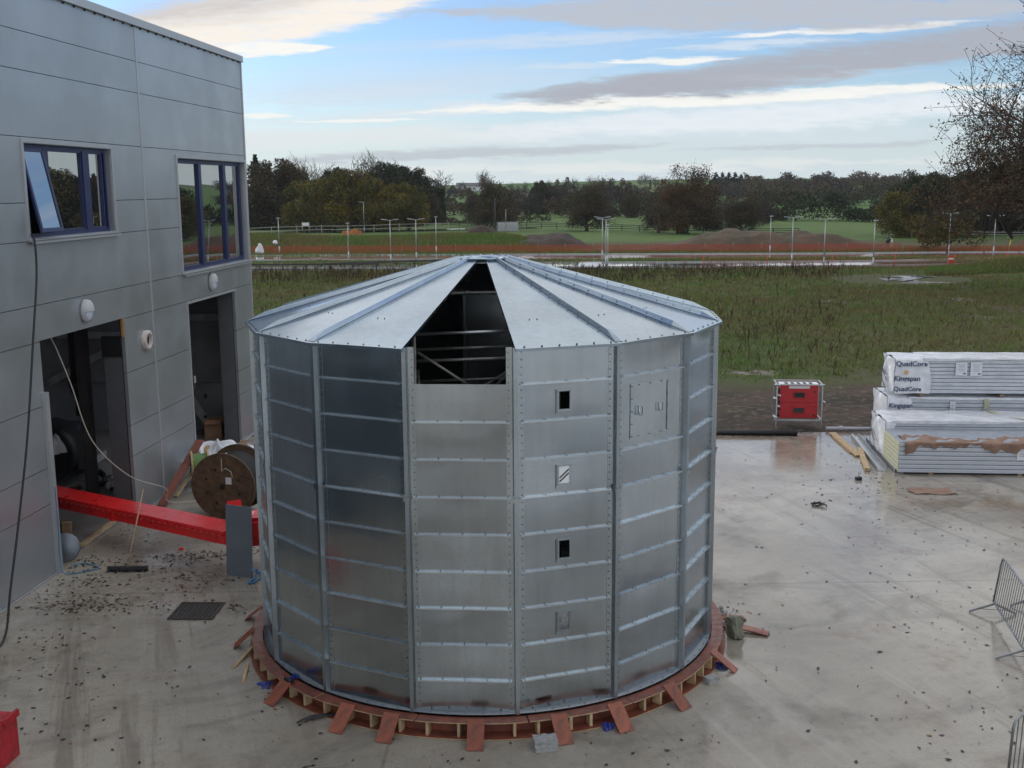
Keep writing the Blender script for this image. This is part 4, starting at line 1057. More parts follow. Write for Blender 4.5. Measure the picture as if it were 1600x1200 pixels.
# cable drum
def cable_drum(name, label, loc, ax_ang, rad, wid, m_wood, m_cab, cabr, tilt=0., boards=True):
    t = thing(name, label, 'cable drum', loc, ax_ang)   # axis along local x
    for i, sx in enumerate((-1, 1)):
        mb = MB(); nb = 9; fl = Matrix.Translation((sx*wid/2, 0, rad)) @ Matrix.Rotation(.5*(1 if sx > 0 else .8), 4, 'X')
        for j in range(nb):
            y0, y1 = -rad + 2*rad*j/nb + .004, -rad + 2*rad*(j+1)/nb - .004
            ym = min(.999, max(-.999, y0/rad)), min(.999, max(-.999, y1/rad))
            n_ = 8; pts = []
            ts = [math.asin(ym[0]), math.asin(ym[1])]
            top = [(rad*math.cos(ts[0] + (ts[1]-ts[0])*q/n_), rad*math.sin(ts[0] + (ts[1]-ts[0])*q/n_)) for q in range(n_+1)]
            poly = top + [(-x, y) for x, y in top[::-1]]
            off = rnd.uniform(-.003, .003)
            mb.prism([(x, y) for x, y in poly], .05, 0, M=fl @ Matrix.Translation((-.025 + off, 0, 0)) @ Matrix(((0, 0, 1, 0), (1, 0, 0, 0), (0, 1, 0, 0), (0, 0, 0, 1))))
        for k in range(8):
            a = 2*math.pi*k/8; p = fl @ Vector((sx*.03, .55*rad*math.cos(a), .55*rad*math.sin(a))); mb.cyl(p, p + Vector((sx*.015, 0, 0)), .035, n=8, mi=1)
        p = fl @ Vector((sx*.026, 0, 0)); mb.cyl(p, p + Vector((sx*.012, 0, 0)), .07, n=14, mi=1)
        mb.build('flange', [m_wood, MT['black']], t)
    mb = MB(); prof = []
    n_ = 14
    for k in range(n_):
        x0 = -wid/2 + .03 + (wid - .06)*k/n_; w_ = (wid - .06)/n_
        for q in range(5): a = math.pi*q/4; prof.append((rad*cabr + w_/2*math.sin(a), x0 + w_*q/4))
    mb.lathe(prof, 40, M=Matrix.Translation((0, 0, rad)) @ Matrix.Rotation(math.pi/2, 4, 'Y')); mb.build('wound_cable', m_cab, t)
    return t
cdm = cable_drum('cable_drum', 'big wooden cable drum wound with black cable standing by the building', (-7.02, 26.75, 0), R(80), .83, 1.0, MT['drumwood'], MT['black'], .80)
mb = MB(); mb.box((-.535, -.16, .98), (.012, .15, .17)); mb.build('tag_plate', MT['paper'], cdm)
mb = MB(); mb.tube([(-.2, .0, 1.60), (-.50, .0, 1.60), (-.54, .0, 1.4), (-.54, .0, 1.22), (-.55, -.1, 1.30), (-.55, -.24, 1.22), (-.54, -.27, 1.06)], .013, 6); mb.build('pale_cord', MT['cablewht'], cdm)
sp_ = cable_drum('cable_reel', 'small pale wooden reel of bright green cable behind the big drum', (-8.42, 28.9, .42), R(20), .34, .42, MT['timber'], MT['green'], .74)
sp_['category'] = 'cable reel'
# rubbish by the wall: wrap, boards, planks
rag('plastic_wrap', 'crumpled white plastic wrap heaped on boards against the building wall', 'plastic wrap', (-8.25, 30.1, .62), .75, MT['wrap'], 11, .5, n=24)
rag('plastic_wrap', 'clear pale plastic trailing over the far doorway threshold', 'plastic wrap', (-8.35, 33.3, 0), .85, MT['wrap'], 12, .12, n=20)
mb = MB(); mb.box((0, 0, .35), (.9, .7, .66)); tag(mb.build('cardboard_box', MT['card'], None, (-8.05, 29.7, 0), (0, 0, .3), bevel=.01), 'brown cardboard box under the crumpled white wrap', 'box')
for (pa, pb_, w_, h_, m_, lab) in (((-9.02, 27.35, .03), (-8.55, 29.5, 1.25), .24, .03, 'ply_red', 'red-brown plank leaning up against the wall by the cable drum'), ((-8.9, 28.2, .03), (-8.45, 29.9, 1.0), .10, .05, 'timber', 'thin pale plank leaning beside the red-brown plank'),
                               ((-7.6, 30.4, .06), (-6.9, 32.4, .10), .30, .03, 'timber', 'pale board lying behind the cable drum'), ((-7.2, 29.5, .3), (-7.9, 31.6, .75), .20, .03, 'timber_old', 'weathered board lying across the rubbish behind the cable drum')):
    mb = MB(); mb.bar(pa, pb_, w_, h_); tag(mb.build('plank', MT[m_]), lab, 'plank')
bx = thing('cardboard_carton', 'open brown cardboard carton standing in the far doorway', 'box', bw(1.0, -1.15, .02), BROT + .2)
bx.scale = (.72, .72, .80)
mb = MB(); w_ = .95
for s_ in (-1, 1): mb.box((s_*w_/2, 0, .36), (.012, .75, .72)); mb.box((0, s_*.375, .36), (w_, .012, .72))
mb.box((0, 0, .6), (w_ - .03, .70, .01)); mb.build('carton_body', MT['card'], bx)
mb = MB(); mb.box((w_/2 + .1, 0, .70), (.26, .7, .012), rot=Matrix.Rotation(.5, 3, 'Y')); mb.box((0, .46, .68), (w_, .24, .012), rot=Matrix.Rotation(-.6, 3, 'X')); mb.build('flap', MT['card'], bx)
# machines and clutter inside the left doorway
mc = thing('round_machine', 'big dark drum-shaped machine inside the left doorway', 'machine', bw(6.9, -3.7, .02), BROT)
mb = MB(); mb.cyl((.55, 0, .85), (-.85, -.3, .85), .82, n=28); mb.build('drum_casing', MT['black'], mc)
mb = MB(); mb.box((-1.35, -.35, .75), (.75, 1.3, 1.3)); mb.build('motor_casing', mat('dark_blue_casing', (.03, .04, .06), .4, var=.3), mc)
mb = MB(); M_ = Matrix.Translation((-1.4, .32, .8)) @ Matrix.Rotation(-math.pi/2, 4, 'X'); mb.lathe([(.30, 0), (.30, .03), (.22, .03), (.22, 0)], 24, M=M_); mb.build('blue_ring', mat('dim_blue', (.05, .11, .20), .5), mc)
mb = MB(); mb.box((.0, 0, .06), (2.2, 1.2, .10)); mb.build('skid', MT['dark'], mc)
rag('plastic_wrap', 'pale plastic bag hanging on a post inside the left doorway', 'plastic wrap', bw(8.6, -2.6, 1.3), .20, MT['wrap'], 31, 1.8, n=10)
cl = thing('tool_pile', 'dark pile of tools and fittings on the floor inside the left doorway', 'tools', bw(7.2, -2.0, .03), BROT)
r_ = random.Random(9)
for i in range(16):
    mb = MB(); p = Vector((r_.uniform(-.7, .7), r_.uniform(-.5, .5), r_.uniform(.05, .2)))
    if i % 3: mb.cyl(p, p + Vector((r_.uniform(-.3, .3), r_.uniform(-.3, .3), r_.uniform(0, .06))), r_.uniform(.03, .09), n=10)
    else: mb.box(p, (r_.uniform(.15, .4), r_.uniform(.1, .25), r_.uniform(.06, .2)), rot=Matrix.Rotation(r_.uniform(0, 3), 3, 'Z'))
    mb.build('fitting', [MT['dark'], MT['black'], MT['steel']][(i*7) % 5 % 3], cl)
mb = MB(); M_ = Matrix.Rotation(.5, 4, 'X'); mb.lathe([(.06, 0), (.15, 0), (.15, .07), (.06, .07), (.06, 0)], 20, M=M_); tag(mb.build('tape_roll', MT['white'], None, bw(7.45, -1.75, .1)), 'white roll of tape on the floor inside the left doorway', 'tape roll')
cl = thing('pallet_pile', 'dark jumbled pile of pallets and frames inside the far doorway', 'pallets', bw(1.5, -2.2, .03), BROT)
for i in range(14):
    mb = MB(); p = Vector((r_.uniform(-1.5, 1.5), r_.uniform(-.8, .5), r_.uniform(.1, .9))); q = p + Vector((r_.uniform(-1.2, 1.2), r_.uniform(-.4, .4), r_.uniform(-.1, .9)))
    mb.bar(p, q, .10, .04); mb.build('slat', MT['dark' if i % 2 else 'dim_steel'], cl)
hv = MB(); hv.box((0, 0, .1), (.25, .12, .3), rot=Matrix.Rotation(.3, 3, 'Y')); tag(hv.build('hi_vis_cloth', mat('hi_vis', (.45, .75, .05), .6), None, bw(1.9, -1.75, .95), (0, 0, BROT)), 'small bright yellow-green cloth hanging inside the far doorway', 'cloth')
tag(MB().box((0, 0, .46), (.4, .4, .9)).build('dark_cabinet', MT['black'], None, bw(1.55, -1.9, 0), (0, 0, BROT), bevel=.02), 'dark cabinet just inside the far doorway under the yellow-green cloth', 'cabinet')
cn_ = MB(); cn_.lathe([(.001, .75), (.04, .75), (.17, .06), (.26, .05), (.26, 0)], 20); tag(cn_.build('traffic_cone', mat('cone_red', (.55, .04, .02), .5), None, bw(.35, .55, 0), (0, 0, 0)), 'small red-orange cone by the far corner of the building', 'cone')
# red machine at the bottom left corner
rm = thing('red_hopper', 'corner of a faded red steel hopper lying on the concrete at the bottom left', 'hopper', (-7.18, 14.42, 0), -.12)
mb = MB(); mb.box((-1.0, .05, .30), (2.0, .60, .60)); mb.build('hopper_body', MT['red_dull'], rm, bevel=.01)
mb = MB(); mb.box((-1.0, -.3, .62), (2.06, 1.35, .04)); mb.box((-1.0, -.02, .66), (2.06, .05, .10)); mb.box((0.0, -.3, .65), (.05, 1.35, .08)); mb.build('lid', MT['red_dull'], rm)
# leaves
def leaves():
    g = np.random.default_rng(77); P = []
    def cl(px, py, n, sx, sy, ang=0.):
        if px > 1100: n = int(n*.38); sx *= 1.2; sy *= 1.2
        c_ = spot(px, py); q = g.normal(0, 1, (n, 2))*[sx, sy]; a = R(ang)
        P.append(np.stack([c_.x + q[:, 0]*math.cos(a) - q[:, 1]*math.sin(a), c_.y + q[:, 0]*math.sin(a) + q[:, 1]*math.cos(a)], 1))
    for args in ((135, 905, 130, .35, .8, 15), (110, 945, 150, .7, .25, 0), (160, 948, 110, .7, .2), (55, 1005, 60, .8, .5), (200, 885, 140, .9, .35), (300, 905, 110, .5, .3), (320, 868, 220, .75, .16, 8), (385, 862, 60, .3, .2),
                 (230, 850, 80, 1.2, .6), (165, 830, 120, .8, .3, 55), (340, 950, 60, .3, .25), (300, 955, 50, .3, .25), (250, 925, 60, 1.5, .4), (80, 1060, 45, .7, .5), (95, 1140, 25, .7, .4), (200, 1050, 30, 1.8, .9),
                 (1345, 735, 160, .5, 1.0, 10), (1370, 770, 90, .8, .5), (1290, 745, 110, 1.3, 1.4), (1480, 765, 160, 1.6, .25), (1560, 820, 110, .9, .8), (1480, 850, 130, 1.6, 1.2), (1440, 940, 130, 1.6, 1.6), (1510, 1000, 70, .5, .4),
                 (1400, 1110, 90, 1.0, .9), (1520, 1130, 70, .5, .5), (1200, 800, 90, 2.2, 3.0), (1200, 990, 50, .5, .9), (1150, 960, 60, .3, .4), (1180, 700, 90, 2.2, 1.0), (700, 1180, 25, 2.0, .3), (1000, 1170, 20, 1.2, .5), (460, 1120, 25, .6, .5), (330, 720, 40, .6, 2.0), (370, 690, 50, .6, 1.)): cl(*args)
    n = 130; P.append(np.stack([g.uniform(-9, 14, n), g.uniform(13, 35, n)], 1))
    Q = np.concatenate(P); d = np.hypot(Q[:, 0] - TX, Q[:, 1] - TY); lim = -8.54 - (36.33 - Q[:, 1])*.0836 + .05
    Q = Q[(d > 4.35) & (Q[:, 1] < 35.3) & ((Q[:, 0] > lim) | (Q[:, 1] < 10))]; n = len(Q)
    s_ = .012 + .038*g.random(n)**1.6; s_ *= np.where(g.random(n) < .08, 1.5, 1); a = g.uniform(0, 6.28, n); V = []
    ca_, sa = np.cos(a), np.sin(a); cu = g.uniform(.002, .018, n)
    for (lx, ly, cz) in ((-1, 0, 1.), (-.2, -.6, .1), (1, -.1, .7), (.2, .65, .3)):
        V.append(np.stack([Q[:, 0] + (lx*ca_ - ly*sa)*s_, Q[:, 1] + (lx*sa + ly*ca_)*s_, .006 + cu*cz], 1))
    me = np_mesh('fallen_leaves', np.stack(V, 1).reshape(-1, 3), 4, [mat('dead_leaf', (.040, .022, .016), .6, var=.4, scale=2., island=.5), mat('tan_leaf', (.22, .11, .04), .7)], (g.random(n) < .05).astype(int))
    tag(link('fallen_leaves', me), 'dark fallen leaves scattered over the wet concrete', 'leaves', kind='stuff')
leaves()
# ---------------------------------------------------------------- panel packs at the right
PR = -.087
M_pale = mat('panel_face', (.50, .54, .60), .4, .1, var=.06, scale=2)
M_edge = mat('panel_edge', (.30, .33, .38), .5, .1, var=.2, scale=3)
M_film = mat('clear_film', (.60, .64, .70), .15, second=(.45, .50, .56), scale=2, bump=.01, bscale=7)
def stack_frame(x, y, z): 
    c, s = math.cos(PR), math.sin(PR); return Vector((10.79 + x*c - y*s, 29.99 + x*s + y*c, z))
def panel_layers(mb, x0, x1, y0, y1, z0, z1, n):
    h = (z1 - z0)/n
    for i in range(n):
        a = z0 + i*h; mb.box(((x0+x1)/2, (y0+y1)/2, a + h*.36), (x1-x0, y1-y0, h*.66), 0)
        mb.box(((x0+x1)/2, (y0+y1)/2 + .0, a + h*.84), (x1-x0 - .01, y1-y0 - .05, h*.3), 1)
        mb.box(((x0+x1)/2, y0 - .004, a + h*.71), (x1-x0, .012, .020), 2)
L_ = 9.5
fp = thing('panel_pack', 'unwrapped pack of insulated panels at the front, green-cream foam at its end', 'panel pack', stack_frame(0, 0, 0), PR)
mb = MB(); panel_layers(mb, 0, L_, 0, 1.72, .06, .92, 7); mb.build('panels', [M_pale, M_edge, MT['white']], fp)
mb = MB()
for i in range(7): z = .06 + .86/7*i; mb.box((-.006, .86, z + .058), (.02, 1.70, .108))
mb.build('foam_end', MT['foam'], fp)
mb = MB()
for x in (.9, 3.3, 5.7, 8.1): mb.box((x, .86, .03), (.12, 1.7, .058))
mb.build('bearer', MT['timber_old'], fp)
# torn wet cardboard over its top edge
def cardf(u, v):
    x = .05 + 7.5*u; r_ = .10*math.sin(9*x) + .07*math.sin(23*x + 1) + .05*math.sin(3.1*x)
    w0 = .62 + .22*math.sin(2.1*x + .5) + r_; w1 = -.03
    if v < .6:
        t = v/.6; y = w0 + (w1 - w0)*t; z = .935 + .035*math.sin(7*x + 5*t)*math.sin(math.pi*t) + .04*math.sin(17*x)*max(0, .3 - abs(t - .5))
    else:
        t = (v - .6)/.4; dr = .10 + .12*max(0, math.sin(1.9*x + 2.0)) + .10*max(0, math.sin(5.3*x + 1))**2 + .5*r_
        y = w1 - .02 - .02*math.sin(11*x); z = .935 - max(.01, dr)*t
    return (x, y, z)
mb = MB(); mb.grid(cardf, 260, 14); mb.grid(lambda u, v: tuple(Vector(cardf(u, v)) + Vector((0, -.004, -.004))), 260, 14)
tag(mb.build('cardboard_sheet', MT['wetcard'], None, stack_frame(.1, 0, 0), (0, 0, PR)), 'long torn wet brown cardboard sheet draped over the front panel pack', 'cardboard')
def wrapped(label, x, y, z, L, D, H, seed, n, wrapL, face=True, text=(), endtext=()):
    t = thing('panel_pack', label, 'panel pack', stack_frame(x, y, z), PR)
    mb = MB(); panel_layers(mb, .03, L, .03, D - .03, .03, H - .03, n); mb.build('panels', [M_film, M_edge, MT['white']], t)
    r_ = random.Random(seed); ph = [r_.uniform(0, 6) for _ in range(8)]
    # white wrap: a rounded cap over the end, top and part of the face
    mb = MB()
    def wr(p, k=.014): return p + Vector((math.sin(9*p.y + ph[0] + 6*p.z)*k, math.sin(11*p.x + ph[1] + 9*p.z)*k*.6, math.sin(5*p.x + 7*p.y + ph[2])*k*.6))
    b = .10
    prof = [(0 - .012, .02), (-.012, H - b), (b*.3 - .012, H - b*.3), (b, H + .012), (D/2, H + .025), (D - b, H + .012), (D - b*.3, H - b*.3), (D + .012, H - b), (D + .012, .02)]
    pp = []
    for q0, q1 in zip(prof[:-1], prof[1:]):
        for k in range(6): pp.append((q0[0] + (q1[0]-q0[0])*k/6, q0[1] + (q1[1]-q0[1])*k/6))
    pp.append(prof[-1]); m_ = len(pp)
    def cap(u, v):
        i = min(m_-1, int(round(v*(m_-1)))); yy, zz = pp[i]; xx = .05 + wrapL*u + .10*math.sin(3*zz + ph[3])*u
        return wr(Vector((xx, yy, zz)))
    mb.grid(cap, 14, m_-1, 0)
    # the long top
    mb.grid(lambda u, v: wr(Vector((wrapL*.9 + (L - wrapL*.9)*u, -.015 + (D + .03)*v, H + .014 + .008*math.sin(math.pi*v))), .008), 60, 10)
    mb.grid(lambda u, v: wr(Vector((wrapL*.9 + (L - wrapL*.9)*u, -.022, H + .012 - .06*v*(1 + .3*math.sin(9*u + ph[5])))), .006), 60, 2)
    # end face with folded corners
    def endf(u, v):
        i = (v - .5)*2; yy = D*u; zz = .02 + (H - .02)*v
        bul = -.05*(math.sin(math.pi*u)**.5)*(math.sin(math.pi*v)**.5) - .05*math.exp(-((abs(u-.5)*2 - (1-v))/.13)**2) - .02*math.sin(8*u + 9*v + ph[4]) - .03*abs(math.sin(6*v + 5*u))
        return (.05 + bul, yy, zz)
    mb.grid(endf, 26, 22)
    mb.build('white_wrap', MT['wrap'], t)
    mb = MB()
    for xx in (.9, 3.3, 5.7, 8.1):
        mb.box((xx, D/2, -.03), (.14, D, .058))
    mb.build('bearer', MT['timber_old'], t)
    def txt(s, px, pz, size, endface=False, rz=0.):
        cu = bpy.data.curves.new('lettering', 'FONT'); cu.body = s; cu.size = size; cu.extrude = .0015; cu.materials.append(MT['ink']); cu.offset = .004
        o = bpy.data.objects.new('lettering', cu); COL.objects.link(o); o.parent = t
        bpy.context.view_layer.update(); me = bpy.data.meshes.new_from_object(o); bpy.data.objects.remove(o); o = link('lettering', me, t)
        if endface: o.rotation_euler = (R(90), rz, R(-90)); o.location = (-.085, px, pz)
        else: o.rotation_euler = (R(90), 0, 0); o.location = (px, -.042, pz)
    for a in text: txt(*a)
    for s, py_, pz, sz, rr_ in endtext: txt(s, py_, pz, sz, True, rr_)
    return t
p2 = wrapped('white-wrapped panel pack on the ground directly behind the unwrapped one', .0, 1.80, .06, L_, 1.6, 1.08, 3, 8, .25, endtext=(('Kingspan', 1.35, .62, .20, .5), ('QuadCore', 1.35, .20, .20, .5)))
p3 = wrapped('lower wrapped panel pack at the back, under the tall one', .50, 3.70, .06, L_, 1.75, 1.44, 5, 10, .75, text=(('Kingspan', .08, 1.12, .20),))
p4 = wrapped('topmost wrapped panel pack, stacked on the back pack', .66, 3.66, 1.61, L_, 1.35, 1.10, 7, 9, 1.0, text=(('QuadCore', .06, .88, .215), ('Kingspan', .02, .42, .22), ('QuadCore', .02, .10, .19)), endtext=(('QuadCore', 1.1, .62, .18, .4), ('Kingspan', 1.1, .28, .18, .4)))
mb = MB(); mb.cyl((.38, -.040, .68), (.38, -.046, .68), .07, n=20); o = mb.build('print_logo', mat('orange_print', (.62, .36, .20), .6), p4)
def paper(t, x, z, w, h, y, lab=None):
    mb = MB(); mb.box((x, y, z), (w, .006, h), 0)
    for i in range(5): mb.box((x - .0, y - .004, z + h*.32 - i*h*.12), (w*.7*(1 - .15*(i % 3)), .002, .008), 1)
    mb.box((x + w*.28, y - .004, z - h*.36), (w*.22, .002, h*.1), 1)
    mb.build('delivery_note', [MT['paper'], MT['ink']], t)
paper(p4, 2.02, .80, .34, .40, -.035); paper(p4, 2.46, .80, .34, .42, -.035); paper(p3, 2.0, 1.12, .16, .40, -.035); paper(fp, 3.35, .62, .36, .34, -.02); paper(fp, 3.75, .62, .36, .30, -.02)
mb = MB(); mb.grid(lambda u, v: (2.9 + .16*u + .05*math.sin(3*v), -.03 + .0*v, 1.42 - .34*v), 2, 8); mb.build('tape_strap', MT['foam'], p3)
mb = MB(); mb.grid(lambda u, v: (3.4 + .20*u + .9*v*v, .05 + 1.5*(1-v), 1.108 - .0*v + .008*math.sin(9*v)), 2, 14); mb.build('tape_strap', MT['foam'], p2)

# red distribution box in its steel carrying frame
db = thing('power_box', 'red power distribution box hanging in a square steel carrying frame on the mud edge', 'power box', (9.62, 36.55, -.04), R(-6))
fr = MB(); w, d, h = .74, .42, 1.52
for sx in (-1, 1):
    for sy in (-1, 1): fr.box((sx*w, sy*d, h/2), (.04, .04, h))
    fr.box((sx*w, 0, h - .02), (.04, 2*d, .04)); fr.box((sx*w, 0, .30), (.04, 2*d, .04))
for sy in (-1, 1): fr.box((0, sy*d, h - .02), (2*w, .04, .04)); fr.box((0, sy*d, .30), (2*w, .04, .06))
for sx in (-1, 1): fr.cyl((sx*w*1.1, -d, h - .02), (sx*w*.86, -d - .06, h - .03), .03, n=8)
fr.build('frame', MT['steel'], db)
mb = MB(); mb.box((0, -.02, .90), (1.24, .62, 1.12)); mb.box((0, -.335, .62), (1.18, .02, .42)); mb.box((0, -.335, 1.10), (1.18, .02, .44)); bx_ = mb.build('casing', MT['red_box'], db, bevel=.012)
for z in (1.14, .62):
    mb = MB(); mb.box((0, -.352, z), (.34, .016, .17), 0); f_ = .02
    for sx in (-1, 1): mb.box((sx*.18, -.36, z), (f_, .03, .21), 1)
    for sz in (-1, 1): mb.box((0, -.36, z + sz*.095), (.38, .03, f_), 1)
    mb.build('viewing_window', [MT['black'] if z > 1 else MT['dark'], MT['red_box']], db)
mb = MB(); mb.box((-.0, -.338, 1.40), (.68, .012, .09)); mb.build('label_strip', MT['white'], db)
mb = MB(); mb.box((0, -.05, 1.475), (1.28, .56, .02))
for i in range(5): mb.box((-.4 + .2*i, -.1, 1.49), (.10, .4, .012), 1)
mb.build('top_tray', [MT['white'], MT['black']], db)
mb = MB()
for z in (.45, .66, .87, 1.08, 1.28): mb.box((-.66, -.05, z), (.08, .5, .14))
mb.build('socket_bank', MT['black'], db)
mb = MB()
for z, x in ((.42, -.78), (.78, -.70), (1.05, -.80), (1.15, -.68), (.95, .78)): mb.cyl((x - .04, -.40, z), (x + .05, -.48, z - .02), .028, n=8)
mb.build('plug', MT['white'], db)
mb = MB()
for z in (.45, 1.25): mb.cyl((.5, -.345, z), (.5, -.365, z), .03, n=10)
mb.build('lock', MT['black'], db)
# pipes, timbers and steel sections on the slab edge
mb = MB(); a_, b2 = Vector((1.5, 35.55, .085)), Vector((9.22, 34.95, .085)); mb.cyl(a_, b2, .085, n=14); mb.cyl(b2, b2 + Vector((.004, 0, 0)), .075, n=14)
tag(mb.build('black_pipe', MT['black']), 'long black plastic pipe along the edge of the concrete', 'pipe')
mb = MB(); a_, b2 = Vector((10.35, 35.6, .09)), Vector((13.5, 35.3, .09)); mb.cyl(a_, b2, .06, n=12); mb.cyl(a_.lerp(b2, .13), a_.lerp(b2, .17), .085, n=12)
tag(mb.build('grey_pipe', MT['lampbody']), 'pale grey pipe with a coupling at the field edge behind the timbers', 'pipe')
for i, (p, q, w_, h_, z, m_, lab) in enumerate((((10.42, 35.1), (10.32, 32.0), .20, .05, .045, 'timber', 'pale wet timber board at the slab edge, end near the grey pipe'), ((10.62, 32.9), (10.05, 30.35), .15, .09, .05, 'timber', 'pale timber board lying nearest the yard, notched at its end'),
        ((10.30, 34.6), (10.22, 32.4), .10, .04, .02, 'timber_old', 'dark wet batten under the pale boards'))):
    mb = MB(); mb.bar((p[0], p[1], z), (q[0], q[1], z), w_, h_); tag(mb.build('timber_board', MT[m_], bevel=.006), lab, 'board')
for (p, q, lab) in (((11.0, 34.6), (10.45, 30.35), 'long galvanised steel channel lying beside the timbers'), ((11.35, 34.2), (10.85, 30.1), 'second steel channel lying against the wrapped packs')):
    mb = MB(); mb.bar((p[0], p[1], .01), (q[0], q[1], .01), .24, .012); mb.bar((p[0] + .12, p[1], .07), (q[0] + .12, q[1], .07), .012, .14); mb.bar((p[0] - .12, p[1], .06), (q[0] - .12, q[1], .06), .012, .11); mb.bar((p[0]-.10, p[1], .115), (q[0]-.10, q[1], .115), .05, .010)
    tag(mb.build('steel_channel', MT['steel']), lab, 'channel')
P_ = spot(1341, 750); rock('dark_stone', 'round dark stone on the wet concrete in front of the timber boards', 'stone', (P_.x, P_.y), (.16, .12, .09), .2, MT['black'], 4, .1)
P_ = spot(1455, 768); mb = MB(); mb.grid(lambda u, v: (-.55 + 1.1*u + .05*math.sin(9*v), -.30 + .6*v + .06*math.sin(7*u), .012 + .014*math.sin(5*u + 3*v)**2), 12, 8); tag(mb.build('flat_cardboard', MT['wetcard'], None, (P_.x, P_.y, 0)), 'flat brown sheet of sodden cardboard on the ground before the panel packs', 'cardboard')
P_ = spot(1279, 790); mb = MB()
for i in range(7): mb.tube([(rnd.uniform(-.2, .2), rnd.uniform(-.2, .2), .02), (rnd.uniform(-.2, .2), rnd.uniform(-.2, .2), .07), (rnd.uniform(-.2, .2), rnd.uniform(-.2, .2), .02)], .012, 5)
tag(mb.build('twig_clump', MT['dark'], None, (P_.x, P_.y, 0)), 'small clump of twigs alone on the wet concrete right of the silo', 'twigs')
tag(rock('red_scrap', 'small red plastic scrap on the ground under the red conveyor', 'scrap', tuple(spot(283, 859))[:2], (.10, .07, .05), .4, MT['red_paint'], 2, .1))

# crowd barriers
def barrier(label, far_end, ang, lean, L=2.3, lit=False):
    t = thing('crowd_barrier', label, 'barrier', (far_end[0], far_end[1], 0), rot=(0, 0, ang), group='steel crowd barriers at the right edge')
    tilt = Matrix.Rotation(lean, 4, 'X')
    def P(x, z): return tilt @ Vector((x, 0, z))
    mb = MB(); r = .13; pts = [P(0, .20), P(0, 1.10 - r)] + [P(r - r*math.cos(a), 1.10 - r + r*math.sin(a)) for a in (.4, .8, 1.2)] + [P(r, 1.10), P(L - r, 1.10)] + [P(L - r + r*math.sin(a), 1.10 - r + r*math.cos(a)) for a in (.4, .8, 1.2)] + [P(L, 1.10 - r), P(L, .20)]
    mb.tube(pts, .019, 8); mb.tube([P(0, .20), P(L, .20)], .019, 8); mb.build('frame', MT['barrier'], t)
    for i in range(1, 18):
        mb = MB(); x = L*i/18; mb.tube([P(x, .20), P(x, 1.095)], .0085, 6, caps=False); mb.build('bar', MT['barrier'], t)
    for x in (.10, L - .10):
        mb = MB(); mb.bar(P(x, .20), (x, -.42, .02), .035, .035); mb.bar(P(x, .20), (x, .42, .02), .035, .035); mb.bar((x, -.3, .08), (x, .3, .08), .008, .012); mb.build('foot', MT['barrier'], t)
    for z in (.92, .3):
        mb = MB(); mb.tube([P(-.02, z), tilt @ Vector((-.06, .03, z + .03)), tilt @ Vector((-.07, -.02, z)), P(-.02, z - .03)], .009, 6); mb.build('hook', MT['steel'], t)
    return t
barrier('steel crowd barrier whose whole splayed feet stand clear on the concrete', (9.06, 19.86), R(-90) - .19, R(-7), 2.35)
barrier('steel crowd barrier standing just behind the fully seen one', (9.95, 20.15), R(-90) - .12, R(3), 2.35)
barrier('steel crowd barrier cut off by the bottom right corner', (6.50, 13.45), R(38), R(2), 2.3)
# ---------------------------------------------------------------- lamp posts
M_lamp = mat('lamp_post_steel', (.40, .42, .43), .5, .5)
def lamp(kind, label, px, base_py, top_py, dist=None, group='lamp posts along the far roads'):
    P = spot(px, base_py) if dist is None else far(px, dist, TH(far(px, dist).x, dist))
    T = far(px, P.y, None, top_py); h = T.z - P.z
    t = thing('lamp_post', label, 'lamp post', (P.x, P.y, P.z), 0, group)
    mb = MB(); mb.cyl((0, 0, -.1), (0, 0, h*.22), .075, n=8); mb.cyl((0, 0, h*.22), (0, 0, h), .05, .04, n=8); mb.build('pole', M_lamp, t)
    if kind == 'twin': arms = (-1, 1)
    elif kind == 'left': arms = (-1,)
    else: arms = (0,)
    for s_ in arms:
        mb = MB()
        if s_: mb.bar((0, 0, h - .03), (s_*.40, 0, h + .04), .05, .05); mb.box((s_*.66, 0, h + .07), (.55, .22, .075), rot=Matrix.Rotation(-s_*.10, 3, 'Y'))
        else: mb.box((.02, -.12, h + .02), (.34, .5, .08))
        mb.build('lamp_head', M_lamp, t)
LP = [('one', 'short-headed lamp post nearest the building, by the orange fence', 437, 397, 341), ('one', 'lamp post in front of the orange barrier blocks', 545, 405, 349), ('twin', 'twin-armed lamp post, left of the pair before the autumn trees', 611, 412, 344),
      ('twin', 'twin-armed lamp post, right of the pair before the autumn trees', 651, 408, 343), ('one', 'thin lamp post in front of the grassy bank, right of the twin-armed pair', 682, 398, 339),
      ('twin', 'taller twin-armed lamp post in the cluster by the pale footpath', 941, 405, 340), ('twin', 'nearer twin-armed lamp post in the cluster by the pale footpath', 946.5, 415, 343), ('one', 'shorter single lamp post in the cluster by the pale footpath', 949.5, 412, 351),
      ('one', 'single lamp post in front of the reddish earth mound', 1203, 396, 338), ('twin', 'twin-armed lamp post in front of the reddish earth mound', 1237, 411, 340), ('twin', 'twin-armed lamp post at the near edge of the near road, before the mound', 1287, 418, 343),
      ('one', 'single lamp post at the tapering end of the reddish earth mound', 1364, 418, 345), ('twin', 'thin lamp post in front of the low autumn branches of the huge oak', 1482, 395, 334), ('twin', 'twin-armed lamp post at the road bend below the huge oak', 1552, 398, 338)]
for a_ in LP: lamp(*a_)
lamp('left', 'taller lamp post on the distant road beneath the autumn trees', 567, 0, 316, 205); lamp('one', 'distant lamp post beside the grey cabin in the field', 790, 0, 328, 205)
